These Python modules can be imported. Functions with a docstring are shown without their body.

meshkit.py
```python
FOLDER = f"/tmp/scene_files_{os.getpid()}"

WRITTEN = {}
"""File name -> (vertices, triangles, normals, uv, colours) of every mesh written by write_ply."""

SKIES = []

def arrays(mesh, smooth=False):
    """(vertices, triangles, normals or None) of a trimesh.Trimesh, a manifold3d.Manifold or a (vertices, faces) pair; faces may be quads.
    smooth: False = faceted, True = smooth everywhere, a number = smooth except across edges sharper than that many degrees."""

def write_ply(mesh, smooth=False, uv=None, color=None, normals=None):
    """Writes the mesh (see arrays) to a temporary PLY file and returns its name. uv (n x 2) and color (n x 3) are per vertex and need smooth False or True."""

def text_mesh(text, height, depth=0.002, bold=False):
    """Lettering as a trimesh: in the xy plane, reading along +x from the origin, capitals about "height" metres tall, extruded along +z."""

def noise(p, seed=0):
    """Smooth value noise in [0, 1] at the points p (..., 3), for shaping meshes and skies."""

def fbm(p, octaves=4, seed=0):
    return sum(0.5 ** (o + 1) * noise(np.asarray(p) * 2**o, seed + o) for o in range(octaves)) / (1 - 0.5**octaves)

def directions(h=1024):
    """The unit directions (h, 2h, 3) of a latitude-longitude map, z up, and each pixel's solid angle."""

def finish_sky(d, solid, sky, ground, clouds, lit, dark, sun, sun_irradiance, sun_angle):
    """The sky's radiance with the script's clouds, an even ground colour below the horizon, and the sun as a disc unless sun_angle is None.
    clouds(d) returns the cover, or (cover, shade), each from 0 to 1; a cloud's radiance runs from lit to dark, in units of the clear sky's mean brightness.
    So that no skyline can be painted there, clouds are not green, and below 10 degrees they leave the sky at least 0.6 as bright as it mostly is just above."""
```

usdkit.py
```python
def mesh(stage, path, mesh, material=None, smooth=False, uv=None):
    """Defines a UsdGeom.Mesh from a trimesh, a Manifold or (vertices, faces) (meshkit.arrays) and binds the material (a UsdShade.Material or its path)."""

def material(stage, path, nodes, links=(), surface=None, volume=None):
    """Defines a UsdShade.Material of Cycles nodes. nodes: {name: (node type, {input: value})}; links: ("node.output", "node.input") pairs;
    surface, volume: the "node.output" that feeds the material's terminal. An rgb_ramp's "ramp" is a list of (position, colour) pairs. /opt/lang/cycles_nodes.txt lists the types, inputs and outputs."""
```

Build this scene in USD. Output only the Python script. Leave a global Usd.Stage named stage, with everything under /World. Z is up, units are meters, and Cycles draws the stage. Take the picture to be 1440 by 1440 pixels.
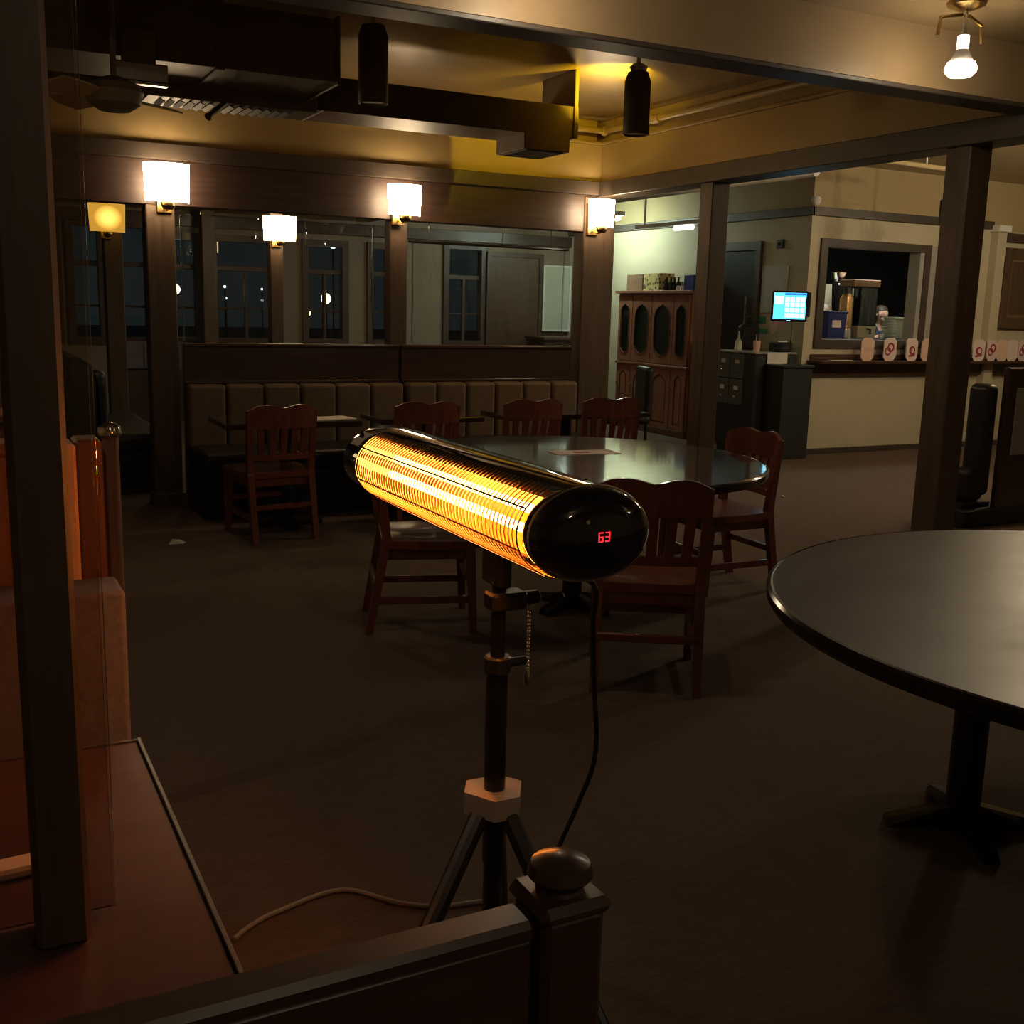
import math, random
import numpy as np, trimesh, shapely
from shapely.geometry import Polygon, Point
import usdkit, meshkit
from pxr import Usd, UsdGeom, UsdLux, UsdShade, Gf, Sdf, Vt

stage = Usd.Stage.CreateInMemory()
UsdGeom.SetStageUpAxis(stage, 'Z'); UsdGeom.SetStageMetersPerUnit(stage, 1.0)
world = UsdGeom.Xform.Define(stage, '/World'); stage.SetDefaultPrim(world.GetPrim())
UsdGeom.Scope.Define(stage, '/World/Looks')
rng = random.Random(7)

# ---------------------------------------------------------------- camera
CAM_H = 1.45
FPX = 1520.0                                   # focal length in pixels of a 1440 frame
cam = UsdGeom.Camera.Define(stage, '/World/camera')
cam.CreateHorizontalApertureAttr(36.0); cam.CreateVerticalApertureAttr(36.0)
cam.CreateFocalLengthAttr(FPX / 1440 * 36.0)
cam.CreateClippingRangeAttr(Gf.Vec2f(0.02, 200.0))
right = np.array([0.888, -0.459, 0.026]); fwd = np.array([0.455, 0.871, -0.187])
fwd /= np.linalg.norm(fwd); right -= fwd * (right @ fwd); right /= np.linalg.norm(right); upv = np.cross(right, fwd)
cam.AddTransformOp().Set(Gf.Matrix4d(*right, 0, *upv, 0, *(-fwd), 0, 0, 0, CAM_H, 1))
cam.CreateExposureAttr(0.25)

# ---------------------------------------------------------------- night sky outside the windows
dome = UsdLux.DomeLight.Define(stage, '/World/night_sky')
dome.CreateColorAttr(Gf.Vec3f(0.7, 0.9, 1.0)); dome.CreateIntensityAttr(0.004)

# ---------------------------------------------------------------- materials
M = {}
def mat(name, nodes, links=(), surface='p.BSDF', volume=None):
    M[name] = usdkit.material(stage, '/World/Looks/' + name, nodes, links, surface=surface, volume=volume); return M[name]
def plain(name, c, r=0.5, metal=0.0, **k):
    mat(name, {'p': ('principled_bsdf', {'base_color': c, 'roughness': r, 'metallic': metal, **k})})
def noisy(name, c1, c2, r=0.5, *a_, spec=0.5, coat_r=0.12, **k_):
    return noisy_(name, c1, c2, r, *a_, spec=spec, coat_r=coat_r, **k_)
def noisy_(name, c1, c2, r=0.5, scale=6.0, stretch=(1, 1, 1), detail=4.0, bump=0.0, bscale=None, r2=None, coat=0.0, metal=0.0, spec=0.5, coat_r=0.12):
    n = {'g': ('geometry', {}), 'm': ('mapping', {'scale': stretch}), 'n': ('noise_texture', {'scale': scale, 'detail': detail, 'roughness': 0.6}),
         'c': ('rgb_ramp', {'ramp': [(0.3, c1), (0.7, c2)]}), 'p': ('principled_bsdf', {'roughness': r, 'coat_weight': coat, 'coat_roughness': coat_r, 'metallic': metal, 'specular_ior_level': spec})}
    l = [('g.position', 'm.vector'), ('m.vector', 'n.vector'), ('n.fac', 'c.fac'), ('c.color', 'p.base_color')]
    if r2 is not None:
        n['rr'] = ('map_range', {'from_min': 0.3, 'from_max': 0.7, 'to_min': r, 'to_max': r2, 'clamp': True}); l += [('n.fac', 'rr.value'), ('rr.result', 'p.roughness')]
    if bump:
        n['n2'] = ('noise_texture', {'scale': bscale or scale, 'detail': 3.0}); n['b'] = ('bump', {'strength': 0.6, 'distance': bump})
        l += [('m.vector', 'n2.vector'), ('n2.fac', 'b.height'), ('b.normal', 'p.normal')]
    mat(name, n, l)
def glow(name, c, s):
    mat(name, {'p': ('emission', {'color': c, 'strength': s})}, surface='p.emission')
def shade_glow(name, centre, edge, s0, s1, radius):
    """A lampshade: brightest where the bulb stands behind it, falling off to its rim; in the lamp's own coordinates."""
    mat(name, {'t': ('texture_coordinate', {}), 'l': ('vector_math', {'math_type': 'length'}), 'a': ('map_range', {'from_min': 0.0, 'from_max': radius, 'to_min': 0.0, 'to_max': 1.0, 'clamp': True}),
               'c': ('rgb_ramp', {'ramp': [(0.0, centre), (1.0, edge)]}), 's': ('map_range', {'from_min': 0.0, 'from_max': 1.0, 'to_min': s0, 'to_max': s1, 'clamp': True}), 'e': ('emission', {})},
        [('t.object', 'l.vector1'), ('l.value', 'a.value'), ('a.result', 'c.fac'), ('a.result', 's.value'), ('c.color', 'e.color'), ('s.result', 'e.strength')], surface='e.emission')
def pane(name, tint=(1, 1, 1), r=0.0, ior=1.5, bump=0.0, scale=4.0):
    n = {'t': ('transparent_bsdf', {'color': tint}), 'gl': ('glossy_bsdf', {'roughness': r, 'color': (1, 1, 1)}), 'f': ('fresnel', {'IOR': ior}), 'x': ('mix_closure', {})}
    l = [('f.fac', 'x.fac'), ('t.BSDF', 'x.closure1'), ('gl.BSDF', 'x.closure2')]
    if bump:
        n['g'] = ('geometry', {}); n['m'] = ('mapping', {'scale': (1, 1, 0.25)}); n['n'] = ('noise_texture', {'scale': scale, 'detail': 2.0}); n['b'] = ('bump', {'strength': 1.0, 'distance': bump})
        l += [('g.position', 'm.vector'), ('m.vector', 'n.vector'), ('n.fac', 'b.height'), ('b.normal', 'gl.normal')]
    mat(name, n, l, surface='x.closure')

noisy('carpet', (0.086, 0.054, 0.039), (0.138, 0.088, 0.062), 0.95, 9.0, (1.0, 14.0, 1.0), bump=0.004, bscale=30.0)
noisy('ceiling_paint', (0.30, 0.215, 0.11), (0.36, 0.26, 0.14), 0.36, 2.0, bump=0.004, bscale=7.0)
noisy('fascia_paint', (0.40, 0.29, 0.12), (0.46, 0.335, 0.15), 0.5, 2.0)
noisy('beam_paint', (0.33, 0.23, 0.12), (0.38, 0.27, 0.15), 0.45, 2.0)
noisy('duct_paint', (0.13, 0.085, 0.045), (0.17, 0.115, 0.06), 0.5, 3.0)
noisy('cream_wall', (0.50, 0.44, 0.31), (0.55, 0.49, 0.35), 0.7, 1.5, bump=0.002, bscale=60.0)
noisy('tan_wall', (0.38, 0.29, 0.15), (0.42, 0.32, 0.17), 0.7, 1.5)
noisy('brown_wall', (0.20, 0.15, 0.115), (0.25, 0.19, 0.145), 0.7, 1.5)
noisy('dark_trim', (0.055, 0.042, 0.032), (0.075, 0.056, 0.042), 0.45, 5.0)
noisy('post_wood', (0.07, 0.043, 0.026), (0.12, 0.074, 0.043), 0.5, 5.0, (5, 5, 0.5), bump=0.002)
noisy('header_wood', (0.035, 0.02, 0.015), (0.065, 0.036, 0.028), 0.4, 5.0, (0.5, 5, 6))
noisy('chair_wood', (0.14, 0.036, 0.02), (0.22, 0.065, 0.036), 0.3, 8.0, (4, 4, 0.8), coat=0.4)
noisy('divider_wood', (0.045, 0.022, 0.014), (0.08, 0.04, 0.025), 0.35, 6.0, (0.6, 4, 4), coat=0.2)
noisy('table_wood', (0.03, 0.018, 0.013), (0.052, 0.03, 0.022), 0.08, 5.0, (0.8, 5, 1), r2=0.14, coat=0.9, coat_r=0.06)
noisy('table_worn', (0.052, 0.029, 0.026), (0.074, 0.044, 0.039), 0.36, 3.0, (1, 2.2, 1), r2=0.46, spec=0.3)
plain('table_edge', (0.018, 0.011, 0.009), 0.15)
noisy('red_table', (0.075, 0.04, 0.038), (0.105, 0.058, 0.055), 0.3, 5.0, (1, 6, 1))
noisy('partition_wood', (0.20, 0.095, 0.06), (0.28, 0.14, 0.09), 0.4, 6.0, (5, 5, 0.7))
noisy('pine', (0.72, 0.50, 0.34), (0.82, 0.60, 0.42), 0.5, 6.0, (5, 5, 0.7))
noisy('partition_dark', (0.11, 0.045, 0.03), (0.16, 0.065, 0.045), 0.45, 6.0, (5, 5, 0.7))
noisy('hutch_wood', (0.22, 0.085, 0.045), (0.30, 0.125, 0.07), 0.45, 7.0, (5, 5, 0.6))
noisy('hutch_groove', (0.10, 0.04, 0.02), (0.14, 0.06, 0.03), 0.5, 7.0, (5, 5, 0.6))
noisy('leather', (0.16, 0.105, 0.064), (0.21, 0.14, 0.085), 0.5, 20.0, bump=0.001)
noisy('black_leather', (0.016, 0.014, 0.014), (0.03, 0.026, 0.025), 0.4, 20.0, bump=0.001)
noisy('pink_fabric', (0.135, 0.13, 0.17), (0.18, 0.175, 0.225), 0.9, 60.0, bump=0.003)
noisy('cardboard', (0.22, 0.12, 0.07), (0.28, 0.16, 0.10), 0.8, 8.0)
mat('patterned_card', {'g': ('geometry', {}), 'v': ('voronoi_texture', {'scale': 22.0}), 'c': ('rgb_ramp', {'ramp': [(0.3, (0.12, 0.08, 0.03)), (0.45, (0.6, 0.48, 0.2))]}), 'p': ('principled_bsdf', {'roughness': 0.7})},
    [('g.position', 'v.vector'), ('v.distance', 'c.fac'), ('c.color', 'p.base_color')])
plain('black_metal', (0.012, 0.012, 0.013), 0.35)
plain('black_gloss', (0.010, 0.008, 0.014), 0.06, coat_weight=1.0)
plain('black_plastic', (0.02, 0.02, 0.022), 0.4)
plain('grey_plastic', (0.35, 0.33, 0.30), 0.5)
plain('chrome', (0.85, 0.84, 0.82), 0.12, 1.0)
plain('brass', (0.6, 0.42, 0.16), 0.28, 1.0)
noisy('steel', (0.45, 0.44, 0.42), (0.6, 0.58, 0.55), 0.28, 12.0, metal=1.0)
plain('gold_reflector', (0.75, 0.40, 0.15), 0.42, 1.0)
plain('wire_metal', (0.75, 0.55, 0.35), 0.3, 1.0)
plain('paper', (0.75, 0.70, 0.62), 0.8)
plain('white_plastic', (0.75, 0.74, 0.70), 0.45)
plain('pale_panel', (0.50, 0.52, 0.45), 0.6)
plain('cabinet_paint', (0.10, 0.105, 0.085), 0.5)
plain('dark_paint', (0.022, 0.024, 0.024), 0.5)
plain('blue_dark', (0.02, 0.03, 0.16), 0.4)
plain('red_print', (0.32, 0.04, 0.05), 0.7)
plain('peach_card', (0.72, 0.48, 0.38), 0.8)
plain('pink_card', (0.72, 0.58, 0.54), 0.8)
plain('green_note', (0.05, 0.28, 0.16), 0.8)
plain('skin', (0.62, 0.36, 0.26), 0.55, subsurface_weight=0.1, subsurface_scale=0.01)
plain('hair', (0.045, 0.028, 0.018), 0.5)
plain('navy_cloth', (0.02, 0.03, 0.06), 0.85)
plain('eye_white', (0.7, 0.68, 0.64), 0.3)
plain('lip', (0.42, 0.16, 0.13), 0.5)
plain('thermos_copper', (0.55, 0.32, 0.15), 0.3, 1.0)
plain('rubber', (0.02, 0.018, 0.017), 0.6)
plain('grey_cord', (0.32, 0.28, 0.24), 0.5)
plain('bowl_white', (0.72, 0.74, 0.62), 0.4)
plain('box_olive', (0.38, 0.33, 0.22), 0.6)
plain('door_paint', (0.035, 0.04, 0.045), 0.35)
plain('asphalt', (0.02, 0.022, 0.026), 0.8)
plain('dark_glass', (0.008, 0.011, 0.009), 0.08)
pane('window_glass', (0.82, 0.88, 0.86))
pane('plexi', (0.93, 0.95, 0.92), 0.02, bump=0.01, scale=5.0)
pane('plexi_near', (0.86, 0.80, 0.76), 0.06, ior=1.5, bump=0.004, scale=3.0)
pane('clear_tank', (0.66, 0.72, 0.70), 0.05)
shade_glow('shade_bright', (1.0, 0.86, 0.62), (1.0, 0.66, 0.34), 60.0, 8.0, 0.17)
shade_glow('shade_amber', (1.0, 0.62, 0.16), (0.85, 0.42, 0.05), 4.0, 0.6, 0.15)
shade_glow('shade_warm', (1.0, 0.80, 0.45), (1.0, 0.55, 0.2), 3.0, 0.9, 0.2)
glow('spot_bulb', (1.0, 0.82, 0.58), 60.0)
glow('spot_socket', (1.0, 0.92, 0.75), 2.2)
glow('yellow_bulb', (1.0, 0.66, 0.02), 3800.0)
glow('track_bulb', (1.0, 0.80, 0.50), 420.0)
glow('tube_lamp', (0.78, 1.0, 0.80), 85.0)
glow('kitchen_lamp', (0.95, 1.0, 0.85), 60.0)
glow('strip_glow', (0.9, 1.0, 0.85), 3.0)
glow('hot_element', (1.0, 0.29, 0.045), 60.0)
glow('red_digit', (1.0, 0.02, 0.03), 1.6)
glow('globe_warm', (1.0, 0.80, 0.50), 5.0)
glow('globe_cool', (0.80, 0.92, 1.0), 2.6)
glow('globe_blue', (0.12, 0.3, 1.0), 1.5)
glow('screen_cyan', (0.10, 0.62, 1.0), 1.5)
glow('screen_white', (0.55, 0.90, 1.0), 1.5)
glow('screen_dark', (0.03, 0.22, 0.75), 1.1)
glow('power_led', (0.1, 0.7, 1.0), 3.0)

# ---------------------------------------------------------------- mesh helpers
TM = trimesh.transformations
def hull(pts): return trimesh.convex.convex_hull(np.asarray(pts, float))
def box(x0, x1, y0, y1, z0, z1, b=0.004):
    b = min(b, 0.45 * abs(x1 - x0), 0.45 * abs(y1 - y0), 0.45 * abs(z1 - z0))
    if b <= 0:
        return trimesh.creation.box(bounds=[(min(x0, x1), min(y0, y1), min(z0, z1)), (max(x0, x1), max(y0, y1), max(z0, z1))])
    lo, hi = np.minimum((x0, y0, z0), (x1, y1, z1)), np.maximum((x0, y0, z0), (x1, y1, z1)); P = []
    for s in np.ndindex(2, 2, 2):
        for k in range(3):
            P.append([(lo[i] + (0 if i == k else b)) if s[i] == 0 else (hi[i] - (0 if i == k else b)) for i in range(3)])
    return hull(P)
def cat(*ms):
    ms = [m for x in ms for m in (x if isinstance(x, (list, tuple)) else [x])]
    return trimesh.util.concatenate(ms)
def mv(m, t=(0, 0, 0), rx=0, ry=0, rz=0):
    m = m.copy()
    for a, ax in ((rx, (1, 0, 0)), (ry, (0, 1, 0)), (rz, (0, 0, 1))):
        if a: m.apply_transform(TM.rotation_matrix(math.radians(a), ax))
    m.apply_translation(t); return m
def tube(pts, r, n=8, closed=False):
    pts = np.asarray(pts, float); k = len(pts); rr = np.broadcast_to(np.asarray(r, float), (k,))
    t = np.gradient(pts, axis=0) if not closed else np.roll(pts, -1, 0) - np.roll(pts, 1, 0)
    t /= np.linalg.norm(t, axis=1, keepdims=True) + 1e-12
    a = np.array([0, 0, 1.0]) if abs(t[0][2]) < 0.9 else np.array([1.0, 0, 0]); V = []
    u = np.cross(t[0], a); u /= np.linalg.norm(u)
    for i in range(k):
        u = u - t[i] * (u @ t[i]); u /= np.linalg.norm(u); w = np.cross(t[i], u)
        for j in range(n):
            q = 2 * math.pi * j / n; V.append(pts[i] + rr[i] * (math.cos(q) * u + math.sin(q) * w))
    F = []
    for i in range(k if closed else k - 1):
        i2 = (i + 1) % k
        for j in range(n):
            j2 = (j + 1) % n; a0, a1, b0, b1 = i * n + j, i * n + j2, i2 * n + j, i2 * n + j2; F += [(a0, a1, b1), (a0, b1, b0)]
    if not closed:
        V += [pts[0], pts[-1]]; c0, c1 = len(V) - 2, len(V) - 1
        for j in range(n): F += [(c0, (j + 1) % n, j), (c1, (k - 1) * n + j, (k - 1) * n + (j + 1) % n)]
    return trimesh.Trimesh(np.array(V), np.array(F), process=False)
def lathe(prof, n=28):
    return trimesh.creation.revolve(np.asarray(prof, float), sections=n)
def cyl(r, z0, z1, c=(0, 0), n=24, b=0.003):
    b = min(b, r * 0.4, abs(z1 - z0) * 0.4); return mv(lathe([(0, z0), (r - b, z0), (r, z0 + b), (r, z1 - b), (r - b, z1), (0, z1)], n), (c[0], c[1], 0))
def extr(poly, h): return trimesh.creation.extrude_polygon(poly, h, engine='earcut')
def plate_x(poly_yz, x0, x1):
    """A polygon given in (y, z), thickened from x0 to x1."""
    m = extr(poly_yz, abs(x1 - x0)); v = m.vertices.copy(); m.vertices = np.stack([v[:, 2] + min(x0, x1), v[:, 0], v[:, 1]], 1); return m
def plate_y(poly_xz, y0, y1):
    m = extr(poly_xz, abs(y1 - y0)); v = m.vertices.copy(); m.vertices = np.stack([v[:, 0], v[:, 2] + min(y0, y1), v[:, 1]], 1); m.invert(); return m
def rect(a, b, c, d): return shapely.box(min(a, b), min(c, d), max(a, b), max(c, d))
def strip(us, pos, zb, zt, th):
    """A curved board: pos(u) = (x, y) of its front, thickness th towards -y, from zb(u) to zt(u)."""
    V, F = [], []
    for u in us:
        x, y = pos(u); V += [(x, y, zb(u)), (x, y, zt(u)), (x, y - th, zt(u)), (x, y - th, zb(u))]
    for i in range(len(us) - 1):
        for k in range(4):
            k2 = (k + 1) % 4; a, b, c, d = i * 4 + k, i * 4 + k2, i * 4 + 4 + k2, i * 4 + 4 + k; F += [(a, b, c), (a, c, d)]
    e = (len(us) - 1) * 4; F += [(0, 2, 1), (0, 3, 2), (e, e + 1, e + 2), (e, e + 2, e + 3)]
    m = trimesh.Trimesh(V, F, process=False); m.fix_normals(); return m
def pillow(x0, x1, y0, y1, z0, z1, r):
    """A padded block with generous round edges."""
    P = []; s = trimesh.creation.icosphere(2, r)
    r = min(r, (x1 - x0) / 2, (y1 - y0) / 2, (z1 - z0) / 2)
    v = s.vertices / np.linalg.norm(s.vertices, axis=1, keepdims=True) * r
    for x in (x0 + r, x1 - r):
        for y in (y0 + r, y1 - r):
            for z in (z0 + r, z1 - r): P.append(v + [x, y, z])
    return hull(np.vstack(P))

# ---------------------------------------------------------------- scene-tree helpers
used = {}
def numbered(parent, name):
    k = (str(parent), name); n = used.get(k, 0); used[k] = n + 1
    return name if n == 0 else '%s_%03d' % (name, n)
def keys(p, label=None, category=None, group=None, kind=None):
    for k, v in (('label', label), ('category', category), ('group', group), ('kind', kind)):
        if v: p.SetCustomDataByKey(k, v)
def obj(name, mesh, m, parent=None, label=None, smooth=30, kind=None):
    base = parent.GetPath() if parent is not None else Sdf.Path('/World')
    p = usdkit.mesh(stage, '%s/%s' % (base, numbered(base, name)), mesh, M[m], smooth=smooth).GetPrim()
    keys(p, label, kind=kind); return p
def thing(name, label, category, loc=(0, 0, 0), rotz=0.0, group=None, kind=None):
    x = UsdGeom.Xform.Define(stage, '/World/' + numbered('/World', name))
    x.AddTranslateOp().Set(Gf.Vec3d(*map(float, loc))); x.AddRotateZOp().Set(float(rotz))
    keys(x.GetPrim(), label, category, group, kind); return x.GetPrim()
def single(name, mesh, m, label, category, group=None, smooth=30):
    p = obj(name, mesh, m, smooth=smooth); keys(p, label, category, group); return p
def struct(name, mesh, m, label=None, smooth=False):
    p = obj(name, mesh, m, smooth=smooth); keys(p, label, kind='structure'); return p
def sthing(name, label=None, loc=(0, 0, 0)):
    x = UsdGeom.Xform.Define(stage, '/World/' + numbered('/World', name)); x.AddTranslateOp().Set(Gf.Vec3d(*map(float, loc))); keys(x.GetPrim(), label, kind='structure'); return x.GetPrim()
def dup(src, loc, rotz, label, group=None):
    was = src.GetCustomData(); name = src.GetName()
    r = thing(name, label, was['category'], loc, rotz, group or was.get('group'))
    r.GetReferences().AddInternalReference(src.GetPath()); r.SetInstanceable(True); return r
def facing(dx, dy): return math.degrees(math.atan2(dy, dx)) - 90      # rotz that turns local +y to (dx, dy)

# ================================================================ THE ROOM
Y1, X2, YK, XK, YF = 7.78, 4.80, 8.59, 7.80, 13.40      # booth line, side beam line, kitchen wall, hutch wall, window wall
struct('floor', box(-3, 14, -3, YF, -0.1, 0, 0), 'carpet', 'dark brown carpet across the whole dining room')
# ceilings
struct('ceiling', cat(box(-3, X2 + 0.05, -3, 3.78, 2.72, 2.80, 0), box(-3, X2 + 0.05, 3.78, Y1 + 0.2, 2.94, 3.02, 0), box(X2 + 0.05, 14, -3, YF, 2.94, 3.02, 0), box(-3, X2 + 0.05, Y1 + 0.2, YF, 2.45, 2.53, 0), box(X2 + 0.0, X2 + 0.05, Y1 + 0.2, YF, 2.45, 2.95, 0)), 'ceiling_paint', 'glossy tan brown painted ceiling with recessed bay')
# back beam along the booths: fascia, ledge, dark band, wood header
b1 = sthing('trim_1', 'tan ceiling beam with dark lower band above the booth benches')
obj('fascia', box(-3, X2, Y1, Y1 + 0.16, 2.45, 2.742), 'fascia_paint', b1, smooth=False)
obj('ledge', box(-3, X2, Y1 - 0.015, Y1 + 0.16, 2.742, 2.765), 'fascia_paint', b1, smooth=False)
obj('upper_wall', box(-3, X2, Y1 + 0.09, Y1 + 0.2, 2.765, 2.94, 0), 'fascia_paint', b1, smooth=False)
obj('dark_band', box(-3, X2 - 0.03, Y1 - 0.03, Y1 + 0.17, 2.352, 2.455), 'dark_trim', b1, smooth=False)
obj('header', box(-3, X2, Y1 + 0.02, Y1 + 0.15, 2.06, 2.352), 'header_wood', b1, smooth=False)
b2 = sthing('trim_2', 'tan ceiling beam with dark lower band running over the square posts')
obj('fascia', box(X2, X2 + 0.16, -3, Y1 + 0.16, 2.45, 2.742), 'fascia_paint', b2, smooth=False)
obj('ledge', box(X2 - 0.015, X2 + 0.16, 3.9, Y1, 2.742, 2.765), 'fascia_paint', b2, smooth=False)
obj('upper_wall', box(X2 + 0.05, X2 + 0.16, 3.9, Y1 + 0.2, 2.765, 2.94, 0), 'fascia_paint', b2, smooth=False)
obj('dark_band', box(X2 - 0.03, X2 + 0.19, -3, Y1 + 0.17, 2.335, 2.455), 'dark_trim', b2, smooth=False)
b3 = sthing('trim_3', 'brown painted ceiling beam crossing overhead near the spot lamp')
obj('beam_face', box(-3, X2 - 0.001, 3.715, 3.845, 2.457, 2.94), 'beam_paint', b3, smooth=False)
obj('edge_strip', box(-3, X2 - 0.03, 3.700, 3.860, 2.440, 2.462), 'dark_trim', b3, smooth=False)
# kitchen wall with serving hatch
def wall_y(x0, x1, y0, y1, z0, z1, holes): return plate_y(rect(x0, x1, z0, z1).difference(shapely.union_all([rect(*h) for h in holes])) if holes else rect(x0, x1, z0, z1), y0, y1)
struct('wall_kitchen', wall_y(XK, 14, YK, YK + 0.12, 0, 2.42, [(8.0, 9.42, 1.18, 2.14)]), 'cream_wall', 'cream kitchen wall with a serving hatch')
struct('wall_kitchen_upper', box(XK, 14, YK, YK + 0.12, 2.42, 2.94, 0), 'tan_wall', 'tan upper band of the kitchen wall')
struct('wall_side', plate_x(rect(YK + 0.12, YF, 0, 2.42), XK, XK + 0.12), 'cream_wall', 'pale side wall behind the tall wooden hutch')
struct('wall_side_upper', box(XK, XK + 0.12, YK + 0.12, YF, 2.42, 2.94, 0), 'tan_wall', 'tan upper band of the side wall')
struct('trim_4', cat(box(XK - 0.03, 10.42, YK - 0.035, YK, 2.425, 2.51), box(XK - 0.035, XK, YK - 0.035, YF, 2.425, 2.51)), 'dark_trim', 'dark picture rail along kitchen and side walls')
struct('baseboard_kitchen', cat(box(XK - 0.012, 14, YK - 0.015, YK, 0, 0.06), box(XK - 0.015, XK, YK, YF, 0, 0.06)), 'dark_trim', 'dark baseboard below the cream kitchen wall')
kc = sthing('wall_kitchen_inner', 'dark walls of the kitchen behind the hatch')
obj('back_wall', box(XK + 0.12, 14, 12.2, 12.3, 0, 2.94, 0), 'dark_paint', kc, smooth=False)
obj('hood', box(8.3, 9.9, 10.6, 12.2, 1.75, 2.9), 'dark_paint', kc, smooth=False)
hf = sthing('window_1', 'dark framed serving hatch in the cream kitchen wall')
obj('frame', plate_y(rect(7.93, 9.49, 1.11, 2.21).difference(rect(8.02, 9.40, 1.195, 2.125)), YK - 0.03, YK + 0.13), 'dark_trim', hf, smooth=False)
obj('column', box(9.34, 9.66, YK - 0.02, YK + 0.14, 1.12, 2.2), 'grey_plastic', hf, smooth=False)
obj('sill', box(7.95, 9.47, YK - 0.02, YK + 0.55, 1.11, 1.16), 'dark_trim', hf, smooth=False)
pl = sthing('trim_5', 'pale pilaster at the right end of the kitchen wall')
obj('shaft', box(10.42, 10.56, YK - 0.1, YK, 0, 2.40), 'cream_wall', pl, smooth=False)
obj('capital', box(10.39, 10.59, YK - 0.13, YK, 2.40, 2.47), 'white_plastic', pl, smooth=False)
struct('trim_6', box(10.59, 14, YK - 0.04, YK, 2.30, 2.40), 'dark_trim', 'dark rail over the framed panel at far right')
# door on the side wall
d1 = sthing('door_1', 'dark door left of the glowing screen')
obj('frame', plate_x(rect(9.30, 10.15, 0, 2.2).difference(rect(9.38, 10.07, 0, 2.11)), XK - 0.04, XK + 0.01), 'dark_trim', d1, smooth=False)
obj('leaf', box(XK - 0.02, XK + 0.0, 9.38, 10.07, 0, 2.11), 'door_paint', d1, smooth=False)
obj('push_bar', tube([(XK - 0.06, 9.47, 1.15), (XK - 0.06, 9.47, 1.62)], 0.012), 'chrome', d1)
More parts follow.
